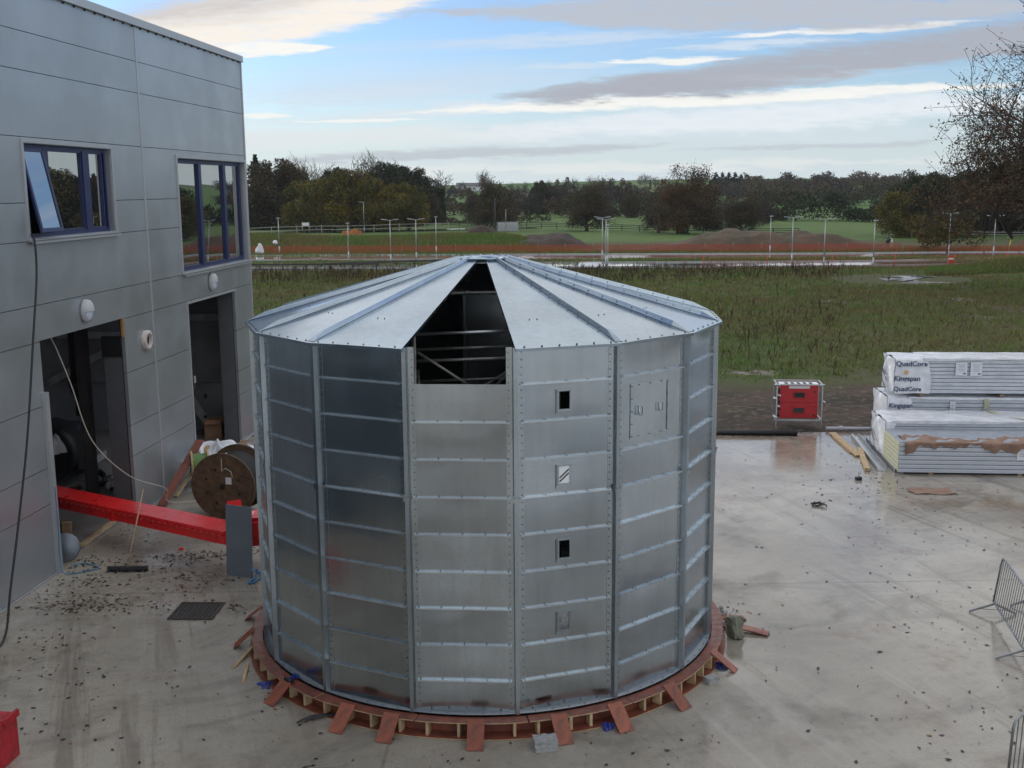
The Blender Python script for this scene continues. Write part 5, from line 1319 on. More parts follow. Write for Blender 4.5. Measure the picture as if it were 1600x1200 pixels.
# telegraph poles and wires
def tpole(label, px, dist, top_py):
    x = far(px, dist).x; P = Vector((x, dist, TH(x, dist))); T = far(px, dist, None, top_py); h = T.z - P.z
    t = thing('telegraph_pole', label, 'telegraph pole', P)
    mb = MB(); mb.cyl((0, 0, -.1), (0, 0, h), .17, .11, 8); mb.build('pole', MT['dark'], t)
    mb = MB(); mb.box((0, 0, h - .5), (1.9, .12, .12)); mb.build('crossarm', MT['dark'], t); return P + Vector((0, 0, h - .4))
tA = tpole('dark telegraph pole in front of the bare oak near the grey cabin', 773, 200, 309)
tB = tpole('dark telegraph pole between the two oaks at the right of the field', 1130, 188, 315)
tC = far(300, 215, None, 298); tD = far(1750, 185, None, 325)
for i, (a_, b2) in enumerate(((tC, tA), (tA, tB), (tB, tD))):
    mb = MB()
    for o in (-.8, .8):
        mb.tube([a_.lerp(b2, k/16) + Vector((0, o, -1.6*(1 - (2*k/16 - 1)**2))) for k in range(17)], .022, 4)
    tag(mb.build('overhead_wire', MT['dark']), ['overhead wires running left from the pole by the bare oak', 'overhead wires between the two telegraph poles', 'overhead wires running right behind the huge oak'][i], 'wires')

# ---------------------------------------------------------------- field fences, cow, vehicles, far cabin
def rail_fence(label, pts, h=1.2, step=3., rails=(.45, .8, 1.1), m_=None):
    t = thing('rail_fence', label, 'fence', (pts[0][0], pts[0][1], 0)); o = Vector((pts[0][0], pts[0][1], 0)); m_ = m_ or MT['timber_old']
    P = []
    for a, b in zip(pts[:-1], pts[1:]):
        a, b = Vector((*a, 0)), Vector((*b, 0)); n = max(1, int((b-a).length/step)); P += [a.lerp(b, k/n) for k in range(n)]
    P.append(Vector((*pts[-1], 0)))
    for p in P: p.z = TH(p.x, p.y)
    for p in P: MB().box(p - o + Vector((0, 0, h/2)), (.14, .14, h)).build('post', m_, t)
    for r_ in rails:
        mb = MB()
        for a, b in zip(P[:-1], P[1:]): mb.bar(a - o + Vector((0, -.08, r_)), b - o + Vector((0, -.08, r_)), .03, .11)
        mb.build('rail', m_, t)
M_pfence = mat('pale_rail', (.30, .29, .26), .8)
rail_fence('dark post and rail fence crossing the green field in the middle', [(far(690, 236).x, 236), (far(800, 225).x, 225), (far(1000, 200).x, 200), (far(1100, 192).x, 192), (far(1250, 180).x, 180)], 1.15, 4.0, m_=MT['dark'])
rail_fence('pale rail fence below the dark wood at the right', [(far(1392, 170).x, 170), (far(1620, 163).x, 163), (far(1750, 158).x, 158)], 1.1, 3., (.65, 1.0), m_=M_pfence)
rail_fence('wooden rail fence along the distant road beneath the left trees', [(far(380, 196).x, 196), (far(500, 204).x, 204), (far(700, 215).x, 215)], 1.5, 4.5, (.7, 1.35), m_=M_pfence)
strip('distant_road', [(-75, 200), (-40, 206), (-18, 214), (5, 222)], 5, .06, M_road)
# black and white cow
def cow():
    x, y = far(1394, 147).x, 147; z = .75
    me = bpy.data.meshes.new('cow')
    J = {'rump': (.85, 0, 1.25, .30), 'mid': (.2, 0, 1.22, .38), 'sh': (-.5, 0, 1.25, .34), 'neck': (-.9, 0, 1.2, .20), 'poll': (-1.25, 0, 1.05, .15), 'muz': (-1.5, 0, .78, .09),
         'fl': (-.5, .2, .75, .12), 'fl2': (-.5, .22, .38, .07), 'fl3': (-.5, .22, .02, .07), 'fr': (-.5, -.2, .75, .12), 'fr2': (-.62, -.22, .38, .07), 'fr3': (-.65, -.22, .02, .07),
         'hl': (.85, .2, .85, .17), 'hl2': (.98, .22, .48, .08), 'hl3': (.9, .22, .02, .07), 'hr': (.85, -.2, .85, .17), 'hr2': (.92, -.22, .48, .08), 'hr3': (.82, -.22, .02, .07), 'tl': (1.15, 0, 1.25, .04), 'tl2': (1.2, 0, .7, .03)}
    ks = list(J); ed = [('mid', 'rump'), ('mid', 'sh'), ('sh', 'neck'), ('neck', 'poll'), ('poll', 'muz'), ('sh', 'fl'), ('fl', 'fl2'), ('fl2', 'fl3'), ('sh', 'fr'), ('fr', 'fr2'), ('fr2', 'fr3'), ('rump', 'hl'), ('hl', 'hl2'), ('hl2', 'hl3'), ('rump', 'hr'), ('hr', 'hr2'), ('hr2', 'hr3'), ('rump', 'tl'), ('tl', 'tl2')]
    me.from_pydata([J[k][:3] for k in ks], [(ks.index(a), ks.index(b)) for a, b in ed], [])
    o = link('cow', me, None, (x, y, -.15), (0, 0, R(48))); o.scale = (.72,)*3
    md = o.modifiers.new('skin', 'SKIN'); o.modifiers.new('sub', 'SUBSURF').levels = 1; o.modifiers['sub'].render_levels = 1
    for i, k in enumerate(ks): me.skin_vertices[0].data[i].radius = (J[k][3],)*2; me.skin_vertices[0].data[i].use_root = (k == 'mid')
    m = bpy.data.materials.new('cow_hide'); m.use_nodes = True; nt = NT(m.node_tree); b = nt.n['Principled BSDF']
    p = nt.new('ShaderNodeTexCoord').outputs['Object']
    k = nt.ramp(nt.m('ADD', nt.m('MULTIPLY', nt.sep(p)[0], -.6), nt.m('MULTIPLY', nt.noise(p, 1.3, 3), 1.2)), .45, .5)
    nt.put(b.inputs['Base Color'], nt.mix(k, (.72, .70, .66), (.015, .014, .013))); b.inputs['Roughness'].default_value = .8
    me.materials.append(m); tag(o, 'black and white cow grazing at the end of the reddish earth mound', 'cow')
cow()
# orange plastic barrier blocks
M_or = mat('orange_plastic', (.50, .17, .04), .5, var=.25)
for i, (px, d, w_, h_, lab) in enumerate(((536, 198, 1.1, .6, 'low orange plastic barrier block on the distant road, left of the lamp post'), (543, 196, 1.3, .75, 'orange plastic barrier block right behind the lamp post'), (552, 199, 1.4, .95, 'tallest orange plastic barrier block on the distant road'), (560, 201, 1.0, .6, 'low orange plastic barrier block at the right end of the group'))):
    P = far(px, d, 0); mb = MB(); mb.prism([(-w_/2, 0), (w_/2, 0), (w_/2*.9, h_*.35), (w_/2*.6, h_), (-w_/2*.6, h_), (-w_/2*.9, h_*.35)], .45, 0, M=Matrix.Rotation(R(90), 4, 'X'))
    tag(mb.build('barrier_block', M_or, None, (P.x, d, TH(P.x, d)), bevel=.04), lab, 'barrier')
# parked vans seen under the trees
def vehicle(kind, label, px, dist, L, H, m_, rz=0.):
    P = far(px, dist, 0); P.z = TH(P.x, P.y)
    t = thing('parked_van' if kind == 'van' else 'parked_car', label, kind, P, rz, 'vehicles on the distant road')
    W = 1.8; h0 = .35; mb = MB()
    prof = [(-L/2, h0), (L/2, h0), (L/2, H*.55), (L/2 - .5, H*.62), (L/2 - 1.1, H), (-L/2 + .1, H), (-L/2, H*.9)] if kind == 'van' else [(-L/2, h0), (L/2, h0), (L/2, H*.55), (L/2 - 1.1, H*.62), (L/2 - 1.8, H), (-L/2 + .8, H), (-L/2 + .1, H*.65), (-L/2, H*.6)]
    mb.prism(prof, W, 0, M=Matrix.Translation((0, W/2, 0)) @ Matrix.Rotation(R(90), 4, 'X')); mb.build('body', m_, t, bevel=.05)
    mb = MB(); mb.box((.3 if kind == 'car' else L/2 - 1.3, -W/2 - .005, H*.78), ((L*.45 if kind == 'car' else .9), .02, H*.22)); mb.build('side_window', MT['pane'], t)
    for sx in (-1, 1):
        mb = MB(); mb.cyl((sx*(L/2 - .85), -W/2 - .03, .33), (sx*(L/2 - .85), W/2 + .03, .33), .33, n=14); mb.build('wheel', MT['black'], t)
vehicle('car', 'silver car on the distant road, middle one of the parked row', 511, 218, 4.3, 1.4, MT['lampbody'])
vehicle('car', 'white car on the distant road, left of the silver car', 496, 219, 4.4, 1.45, MT['paper'])
vehicle('car', 'pale car at the left end of the parked row', 479, 218, 4.2, 1.35, MT['steel'])
P = far(475, 199, 0); sg = thing('road_sign', 'small pale rectangular sign above the parked row on the distant road', 'sign', (P.x, P.y, TH(P.x, P.y)))
mb = MB(); mb.box((0, 0, 1.8), (1.1, .06, .55)); mb.build('sign_face', MT['white'], sg)
mb = MB(); mb.cyl((-.6, .05, -.1), (-.6, .05, 2.2), .05, n=6); mb.cyl((.6, .05, -.1), (.6, .05, 2.2), .05, n=6); mb.build('post', MT['steel'], sg)
# white sack at the left, white ball-like marker, grey cabin, ditch rails
P = spot(410, 396); rag('white_sack', 'white rubble sack standing at the orange fence by the building', 'sack', (P.x, P.y - 1.5, .0), .42, MT['white'], 41, 2.3, n=10)
P = far(431, 150, 0); tag(MB().lathe([(.001, 0), (.30, .05), (.34, .35), (.2, .6), (.001, .66)], 12).build('white_marker', MT['white'], None, (P.x, 148, TH(P.x, 148) + .02)), 'small round white marker on the grass bank above the orange fence', 'marker')
P = far(793, 205, 0); gc = thing('site_cabin', 'low grey mesh cage standing in the field behind the dark mound', 'cage', (P.x, P.y, TH(P.x, P.y)))
mb = MB()
for i in range(9): mb.box((-2 + .5*i, 0, .9), (.05, .05, 1.8))
for z in (.1, .6, 1.1, 1.75): mb.box((0, 0, z), (4, .05, .05))
mb.build('cage_front', MT['steel'], gc); mb = MB(); mb.box((0, .8, .85), (3.7, 1.2, 1.5)); mb.build('crate', MT['lampbody'], gc, bevel=.05)
P = spot(1575, 393); bb = thing('road_barrier', 'yellow and red leaning barrier boards at the far right road bend', 'barrier', (P.x, P.y, 0)); 
mb = MB(); mb.bar((0, 0, 0), (.25, 0, 1.3), .06, .14); mb.build('yellow_board', mat('sign_yellow', (.65, .45, .05), .5), bb)
mb = MB(); mb.bar((.9, 0, 0), (1.6, 0, 1.2), .06, .12); mb.bar((-.2, .1, .2), (1.5, .1, .2), .06, .10); mb.build('red_board', MT['red_dull'], bb)
P = spot(1485, 418); mb = MB(); mb.box((0, 0, .6), (.45, .08, 1.1)); mb.box((0, -.05, .85), (.47, .02, .16), 1); tag(mb.build('marker_post', [mat('red_marker', (.55, .04, .02), .5), MT['white']], None, (P.x, P.y, 0)), 'short red and white marker post at the near road edge', 'marker')
# stone heap and timber rails by the near road at the left
g = np.random.default_rng(15)
mb = MB()
for i in range(70):
    x, y = g.normal(0, 2.0), g.normal(0, .5); s_ = g.uniform(.15, .4)
    mb.box((x, y, s_*.3 + .15*math.exp(-x*x/4)), (s_*1.5, s_, s_*.8), 0, rot=Matrix.Rotation(g.uniform(0, 3), 3, 'Z'))
P = spot(497, 410); tag(mb.build('stone_heap', mat('pale_stone', (.30, .29, .25), .9, var=.4, scale=3), None, (P.x, P.y, 0)), 'heap of pale stones on the verge between the two roads', 'stones', kind='stuff')
for (a_, b2, z, lab) in (((-30, 111.5), (-13.5, 111.0), .55, 'low dark timber rail on posts along the near road, left end'), ((-19.5, 114), (-6.5, 118.5), .4, 'low dark timber rail slanting between the roads')):
    t = thing('timber_rail', lab, 'rail', (a_[0], a_[1], 0)); mb = MB(); d = Vector((b2[0]-a_[0], b2[1]-a_[1], 0)); mb.bar((0, 0, z), (d.x, d.y, z), .12, .16); mb.build('rail', MT['dark'], t)
    for k in range(8): MB().box((d.x*k/7, d.y*k/7, z/2), (.14, .14, z)).build('post', MT['dark'], t)
# white farmhouse on the far hill
P = far(741, 640); P.z = TH(P.x, P.y); fh = thing('farmhouse', 'long low white farmhouse on the far hillside', 'house', P)
mb = MB(); mb.box((0, 0, 1.4), (20, 6, 2.8)); mb.build('wall', MT['white'], fh)
mb = MB(); mb.prism([(-3.4, 0), (3.4, 0), (0, 2.0)], 20.6, 0, M=Matrix.Translation((10.3, 0, 2.8)) @ Matrix.Rotation(R(-90), 4, 'Y') @ Matrix.Rotation(R(-90), 4, 'Z')); mb.build('roof', mat('slate', (.10, .10, .11), .7), fh)
for i in range(5):
    mb = MB(); mb.box((-8 + 4*i, -3.01, 1.6), (1.1, .06, 1.1)); mb.build('window', MT['dark'], fh)

# ---------------------------------------------------------------- trees
M_bark = mat('dark_bark', (.055, .045, .036), .95, second=(.035, .030, .024), scale=2)
M_twig = mat('grey_twig', (.060, .048, .042), .95)
def leafmat(name, a, b, isl=.28, sc=.25):
    m = mat(name, a, .8, spec=.15, second=b, scale=sc, island=isl); return m
LEAF = {'olive': leafmat('olive_leaf', (.085, .080, .022), (.050, .058, .020)), 'yellow': leafmat('yellow_leaf', (.22, .155, .022), (.105, .095, .022)), 'rust': leafmat('rust_leaf', (.135, .064, .024), (.085, .056, .024)),
        'dark': leafmat('dark_leaf', (.040, .054, .024), (.028, .040, .020)), 'brown': leafmat('brown_leaf', (.090, .062, .036), (.060, .050, .028)), 'conifer': leafmat('needle', (.026, .038, .022), (.018, .028, .017)),
        'grey': leafmat('twig_haze', (.055, .044, .038), (.040, .036, .030)), 'moss': leafmat('moss_leaf', (.052, .055, .022), (.040, .036, .020))}
def skeleton(seed, H, th, spread, counts, r0, up=.25, droop=0.):
    r_ = random.Random(seed); segs = []; tips = []
    def grow(p, d, L, r, lv):
        n = 4 if lv < 2 else 3; pts = [p]; rs = [r]; q = p.copy(); dd = d.copy()
        for i in range(n):
            dd = (dd + Vector((r_.uniform(-1, 1), r_.uniform(-1, 1), r_.uniform(-.6, 1)*up*2 - droop*lv*.12))*(.20 if lv else .07)).normalized()
            q = q + dd*L/n; pts.append(q.copy()); rs.append(r*(1 - .68*(i+1)/n))
        segs.append((pts, rs, lv))
        if lv >= len(counts): tips.extend(pts[1:]); return
        for c in range(counts[lv]):
            f = (.28 if lv == 0 else .2) + (.72 if lv == 0 else .8)*(c + r_.random()*.8)/counts[lv]; f = min(f, .99)
            i = min(n-1, int(f*n)); b_ = pts[i].lerp(pts[i+1], f*n - i)
            a = r_.uniform(0, 6.28) if lv else c*2.4 + r_.uniform(-.4, .4)
            o = dd.orthogonal().normalized(); o.rotate(Matrix.Rotation(a, 3, dd))
            nd = (dd*r_.uniform(.35, .75) + o*spread*r_.uniform(.7, 1.15) + Vector((0, 0, up))).normalized()
            if lv == 0 and f < .45: nd = (nd + o*.4).normalized()
            grow(b_, nd, L*(r_.uniform(.50, .72) if lv else r_.uniform(.62, .9)*H/L*.42), rs[i]*.58, lv+1)
    grow(Vector((0, 0, -.2)), Vector((0, 0, 1)), th, r0, 0)
    # a leader or two above the trunk
    for k in range(3): grow(segs[0][0][-1], Vector((r_.uniform(-.4, .4), r_.uniform(-.4, .4), 1)).normalized(), (H - th)*.62, r0*.38, 1)
    return segs, tips
def wood_mesh(segs, lo, hi, mt_, minr=.012):
    mb = MB()
    for pts, rs, lv in segs:
        if lo <= lv <= hi: mb.tube(pts, [max(minr, q) for q in rs], 6 if lv < 2 else 3, caps=False)
    return mb
def leaf_verts(C, s, g, flat=0.):
    n = len(C); a = g.normal(0, 1, (n, 3)); a /= np.linalg.norm(a, axis=1)[:, None]; b = g.normal(0, 1, (n, 3)); b[:, 2] *= (1 - flat)
    b -= a*(a*b).sum(1)[:, None]; b /= np.linalg.norm(b, axis=1)[:, None]; ss = (s*g.uniform(.6, 1.4, n))[:, None]
    return np.stack([C - a*ss, C + b*ss*.55, C + a*ss, C - b*ss*.5], 1).reshape(-1, 3)
def make_tree(name, label, cat, seed, H, th, spread, counts, r0, leaf=None, nleaf=0, ls=.2, jit=.5, up=.25, minr=.015, group=None, leaf_zmax=None, second=None, ivy=False, zmin=.6):
    g = np.random.default_rng(seed)
    segs, tips = skeleton(seed, H, th, spread, counts, r0, up)
    if zmin > 1: segs = [q for q in segs if q[2] == 0 or (q[2] == 1 and q[0][-1].z > zmin + 3.5) or (q[2] > 1 and q[0][-1].z > zmin - .5)]
    t = thing(name, label, cat, (0, 0, 0), 0, group)
    wood_mesh(segs, 0, 1, None, minr).build('trunk', M_bark, t)
    mb = wood_mesh(segs, 2, 9, None, minr); me = mb.mesh('crown', M_twig)
    link('crown' if not leaf else 'branches', me, t)
    if leaf:
        T = np.array([tuple(q) for q in tips]);
        C = T[g.integers(0, len(T), nleaf)] + g.normal(0, jit, (nleaf, 3))
        if leaf_zmax is not None:
            z, w_ = leaf_zmax; C = C[g.random(len(C)) < 1/(1 + np.exp((C[:, 2] - z)/w_))]
        C = C[C[:, 2] > zmin]
        mi = None; mats_ = [LEAF[leaf]]
        if second: mats_.append(LEAF[second]); mi = (np.sin(C[:, 0]*.9 + seed) + np.sin(C[:, 2]*.8 + 1) + g.normal(0, .6, len(C)) > .5).astype(int)
        link('crown', np_mesh('crown', leaf_verts(C, ls, g, .3), 4, mats_, mi), t)
    if ivy:
        n = 1800; zz = g.uniform(.2, H*.62, n); a = g.uniform(0, 6.28, n); rr = r0*(1.3 - .7*zz/H) + g.uniform(0, .55, n)*(1 - zz/H)
        link('ivy', np_mesh('ivy', leaf_verts(np.stack([rr*np.cos(a), rr*np.sin(a), zz], 1), .22, g), 4, [LEAF['dark']]), t)
    return t
def lobed(name, label, cat, seed, W, H, n, leaf, second=None, ls=.25, base=.15, nl=26, trunk_h=1.5, point=False, group=None):
    """trunk and limbs with a crown of many small leaf faces gathered in uneven clumps"""
    g = np.random.default_rng(seed); t = thing(name, label, cat, (0, 0, 0), 0, group); r_ = random.Random(seed)
    L = []
    for i in range(nl):
        a = g.uniform(0, 6.28); z = base*H + (H*(1 - base))*(i + .5)/nl*.97; f = (z/H - base)/(1 - base)
        env = (1 - f)**.8 if point else math.sqrt(max(0.03, 1 - (1.75*f - .72)**2/1.06))
        rr = W/2*env*(.35 + .62*math.sqrt(g.random())); rad = W*.5*env*g.uniform(.26, .46) + .12*W*.5
        if point: rad = .3*W*.5*env + .1
        L.append((rr*math.cos(a), rr*math.sin(a), z, rad))
    if not point: L += [(0, 0, H*(.45 + .1*k), W*.24) for k in range(4)]
    mb = MB(); mb.tube([(0, 0, -.3), (.1, 0, H*.3), (0, .1, H*.75)], [.035*H, .026*H, .008*H], 8)
    for x, y, z, rd in L[::2]: mb.tube([(0, 0, max(trunk_h*.7, z - .35*math.hypot(x, y) - .1*H)), (x*.55, y*.55, z - .05*H), (x, y, z)], [.012*H, .007*H, .003*H], 5)
    mb.build('trunk', M_bark, t)
    w_ = np.array([q[3]**2 for q in L]); w_ /= w_.sum(); k = g.choice(len(L), n, p=w_); La = np.array(L)[k]
    d = g.normal(0, 1, (n, 3)); d /= np.linalg.norm(d, axis=1)[:, None]; rad = La[:, 3]*(1 - .55*g.random(n)**1.6)*(1 + .16*np.sin(5*d[:, 0]*3 + k)*np.sin(4*d[:, 2]*3 + k))
    sq = .8 if not point else .45
    C = La[:, :3] + d*rad[:, None]*[1, 1, sq]; C = C[C[:, 2] > .15]
    mi = None; mats_ = [LEAF[leaf]]
    if second: mats_.append(LEAF[second]); mi = ((np.sin(k[:len(C)]*1.7 + seed) + g.normal(0, .7, len(C))) > .35).astype(int)
    link('crown', np_mesh('crown', leaf_verts(C, ls, g, .4), 4, mats_, mi), t)
    return t
def plant(t, px, dist, rz=0., s=1., label=None, first=False, xs_=None, group=None):
    x = far(px, dist).x; loc = (x, dist, TH(x, dist) - .1)
    o = t if first else copy_tree(t, None, loc, rz, label)
    o.location = loc; o.rotation_euler = (0, 0, rz); o.scale = (s, s, s) if xs_ is None else (xs_, xs_, s)
    if label: o['label'] = label
    if group: o['group'] = group
    return o
# prototypes (unit sizes close to real)
bare = make_tree('bare_tree', '', 'tree', 11, 13, 4.0, 1.0, [7, 5, 5, 4], .42, minr=.03)
bare2 = make_tree('bare_tree', '', 'tree', 23, 14, 6., .75, [7, 5, 4, 4], .36, minr=.03, up=.45)
hazy = make_tree('bare_tree', '', 'tree', 31, 12, 3.0, 1.1, [7, 5, 5], .42, 'grey', 14000, .13, .6, minr=.035)
oakA = make_tree('oak_tree', '', 'tree', 42, 15, 3.2, 1.05, [9, 6, 6], .55, 'brown', 30000, .15, .5, minr=.035, second='rust', ivy=True)
oakM = make_tree('oak_tree', '', 'tree', 52, 13, 3.6, 1.15, [8, 6, 5], .50, 'brown', 20000, .15, .55, minr=.035, second='moss')
ivyt = make_tree('ivy_tree', '', 'tree', 61, 13, 6.5, .9, [6, 4, 4], .45, minr=.05, up=.3, ivy=True)
mapl = lobed('autumn_tree', '', 'tree', 71, 10, 11.5, 22000, 'olive', 'yellow', .21, .12, 30)
mapl2 = lobed('autumn_tree', '', 'tree', 72, 9, 11, 20000, 'yellow', 'olive', .21, .14, 26)
evg = lobed('evergreen_tree', '', 'tree', 81, 10, 13, 22000, 'dark', 'moss', .23, .05, 30)
brn = lobed('brown_tree', '', 'tree', 82, 10, 12, 20000, 'brown', 'moss', .22, .08, 28)
con = lobed('conifer_tree', '', 'tree', 91, 6, 15, 11000, 'conifer', None, .34, .06, 60, point=True)
USED = set()
def pl(t, px, dist, top_py, label, Hn, rz=None, wide=1., group=None):
    x = far(px, dist).x; z0 = TH(x, dist); T = far(px, dist, None, top_py); s = (T.z - z0)/Hn
    first = t.name not in USED; USED.add(t.name)
    rz = rnd.uniform(0, 6.28) if rz is None else rz
    return plant(t, px, dist, rz, s, label, first, s*wide, group)
# left group, behind the distant road
pl(con, 402, 232, 238, 'dark conifer beside the corner of the building, tallest at the left', 15, wide=1.3)
pl(con, 418, 250, 252, 'second dark conifer just right of the tallest one', 15, wide=1.2)
pl(brn, 430, 228, 250, 'dark brown bushy tree beside the conifers', 12)
pl(evg, 398, 226, 300, 'low dark evergreen at the corner of the building', 13)
pl(brn, 455, 240, 262, 'brown tree behind the left end of the autumn row', 12)
pl(bare2, 457, 262, 246, 'bare tree rising behind the left autumn trees', 14)
pl(bare2, 497, 262, 250, 'bare thin tree above the middle of the autumn row', 14)
pl(evg, 522, 255, 262, 'dark round tree behind the middle of the autumn row', 13)
pl(mapl, 478, 216, 282, 'olive autumn tree at the left end of the autumn row', 11.5)
pl(mapl2, 512, 214, 277, 'yellow-orange autumn tree above the parked row', 11)
pl(mapl, 548, 216, 266, 'tallest olive-yellow autumn tree in the row', 11.5)
pl(mapl2, 583, 215, 280, 'golden autumn tree behind the taller lamp post', 11)
pl(mapl, 608, 214, 288, 'olive autumn tree right of the taller lamp post', 11.5)
pl(mapl2, 638, 213, 286, 'yellow autumn tree at the right end of the row', 11, wide=.85)
pl(bare, 565, 268, 240, 'bare tree with a round crown on the skyline behind the autumn row', 13)
pl(bare2, 583, 272, 240, 'bare upright tree on the skyline beside the round-crowned one', 14)
pl(evg, 603, 262, 254, 'dark evergreen behind the right half of the autumn row', 13)
pl(con, 620, 280, 262, 'dark conifer on the skyline behind the autumn row', 15, wide=1.5)
pl(evg, 640, 262, 260, 'dark rounded evergreen at the right shoulder of the wood', 13, wide=1.1)
pl(evg, 662, 268, 275, 'dark evergreen at the right end of the wood', 13)
pl(brn, 672, 255, 302, 'low brown tree at the right foot of the wood', 12)
pl(ivyt, 691, 262, 262, 'ivy-clad tree with bare crooked branches right of the wood', 13, wide=.9)
pl(brn, 573, 240, 275, 'brown tree behind the golden autumn tree', 12)
# middle
pl(oakM, 778, 212, 272, 'broad mossy oak behind the telegraph pole', 13, wide=1.15)
pl(hazy, 748, 236, 290, 'low hazy bare tree left of the broad mossy oak', 12)
pl(bare2, 760, 420, 266, 'dark dense tree on the skyline left of the broad oak', 14, wide=.9)
pl(bare, 812, 330, 285, 'bare tree just right of the broad mossy oak', 13)
pl(evg, 843, 330, 282, 'dark evergreen left of the lone field oak', 13, wide=.8)
pl(hazy, 828, 300, 296, 'hazy grey bush left of the lone field oak', 12)
pl(hazy, 872, 330, 285, 'hazy tree behind the lone field oak', 12)
pl(oakM, 917, 206, 277, 'lone dark oak with a thick trunk standing in the green field', 13, wide=1.15)
pl(bare, 925, 330, 273, 'bare spreading tree behind the lone field oak', 13)
pl(hazy, 948, 280, 300, 'hazy brown scrub right of the lone field oak', 12)
pl(brn, 985, 290, 304, 'dark brown scrub tree in the hedge beneath the green hill', 12)
pl(oakA, 1068, 189, 250, 'big russet oak with an ivy trunk, tallest in the middle', 15, wide=1.12)
pl(hazy, 1030, 196, 300, 'small hazy tree at the left of the big russet oak', 12)
pl(brn, 1105, 205, 292, 'brown bushy tree at the right flank of the big russet oak', 12)
pl(oakM, 1160, 194, 299, 'low spreading brown oak right of the telegraph pole', 13, wide=1.35)
pl(hazy, 1195, 230, 300, 'hazy twiggy tree right of the low spreading oak', 12)
# far skyline
SKY = ['bare skyline tree at the left end of the white farmhouse', 'bare skyline tree just above the white farmhouse', 'small bare skyline tree behind the broad mossy oak', 'small bare skyline tree right of the broad mossy oak', 'hazy skyline tree above the evergreen in the middle', "bare skyline tree left of the lone field oak's crown", 'tall thin skyline tree above the lone field oak', "hazy skyline tree right of the lone field oak's crown", 'bare skyline tree at the start of the green hill crest', 'ivy-clad stump-like tree alone on the green hill crest', 'second ivy-clad tree on the green hill crest, slightly taller', 'first of the thin tall trees in the row on the hill crest', 'second thin tall tree in the row on the hill crest', 'ivy-wrapped tree in the tall row on the hill crest', "last tree of the tall row, beside the russet oak's crown", 'bare tree on the skyline just right of the conifer clump', 'low bare skyline tree above the low spreading oak', 'upright tree poking from the skyline scrub, right of centre', 'hazy round tree in the skyline scrub above the lamp posts', 'second hazy round tree in the skyline scrub', 'small bare tree between two hazy skyline trees', 'bare tree on the skyline above the earth mound', 'bare tree on the skyline near the green hilltop at the right', 'tiny hazy tree on the skyline before the right-hand wood', 'round hazy tree alone on the green hilltop by the right-hand wood', 'hazy skyline tree directly right of the conifer clump']
for i, (px, d, tp, t, Hn) in enumerate(((693, 560, 287, bare, 13), (720, 600, 283, bare2, 14), (800, 520, 283, bare, 13), (822, 560, 282, bare, 13), (852, 520, 280, hazy, 12), (884, 540, 279, bare, 13), (900, 560, 277, bare2, 14), (940, 560, 277, hazy, 12), (955, 580, 276, bare, 13), (972, 640, 282, ivyt, 13), (982, 640, 281, ivyt, 13),
        (1000, 640, 272, bare2, 14), (1008, 640, 271, bare2, 14), (1016, 640, 273, ivyt, 13), (1024, 640, 275, bare, 13), (1190, 700, 273, bare, 13), (1210, 700, 279, bare, 13), (1232, 700, 276, bare2, 14), (1258, 700, 277, hazy, 12), (1283, 720, 277, hazy, 12), (1300, 720, 279, bare, 13), (1318, 720, 276, bare, 13), (1352, 740, 278, bare, 13), (1365, 740, 281, hazy, 12), (1428, 700, 270, hazy, 12), (1165, 600, 280, hazy, 12))):
    pl(t, px, d, tp, SKY[i], Hn, group='small trees on the far skyline')
for i, px in enumerate((1118, 1128, 1138, 1148, 1157)):
    pl(con, px, 610, 268 + (i == 4)*3, 'conifer on the skyline right of the russet oak, number %s along the clump' % 'one two three four five'.split()[i], 15, group='conifers in the skyline clump', wide=2.2)
# right wood
pl(evg, 1425, 176, 281, 'dark evergreen at the left end of the right-hand wood', 13)
pl(mapl, 1408, 170, 300, 'olive tree at the left foot of the right-hand wood', 11.5)
pl(evg, 1448, 172, 269, 'tall dark evergreen in the right-hand wood', 13)
pl(brn, 1478, 174, 275, 'brown tree in the right-hand wood under the oak branches', 12, wide=1.2)
pl(evg, 1510, 178, 268, 'dark evergreen behind the huge oak, left of its trunk', 13, wide=1.2)
pl(brn, 1545, 180, 262, 'dark brown tree behind the trunk of the huge oak', 12, wide=1.2)
pl(evg, 1585, 182, 255, 'dark evergreen behind the huge oak at the right edge', 13, wide=1.3)
pl(mapl, 1630, 180, 250, 'olive tree just beyond the right edge of the view', 11.5, wide=1.4)
for i, px in enumerate((1690, 1770, 1860, 1960, 2080, 2220, 2380, 2560)):
    pl((evg, brn, mapl)[i % 3], px, 150 + 6*(i % 3), 283 + 3*(i % 3), 'tree in the wood beyond the right edge, ' + ('nearest the huge oak', 'second from the huge oak', 'third from the huge oak', 'fourth along', 'fifth along', 'sixth along', 'seventh along', 'last one')[i], (13, 12, 11.5)[i % 3], wide=1.5, group='wood beyond the right edge')
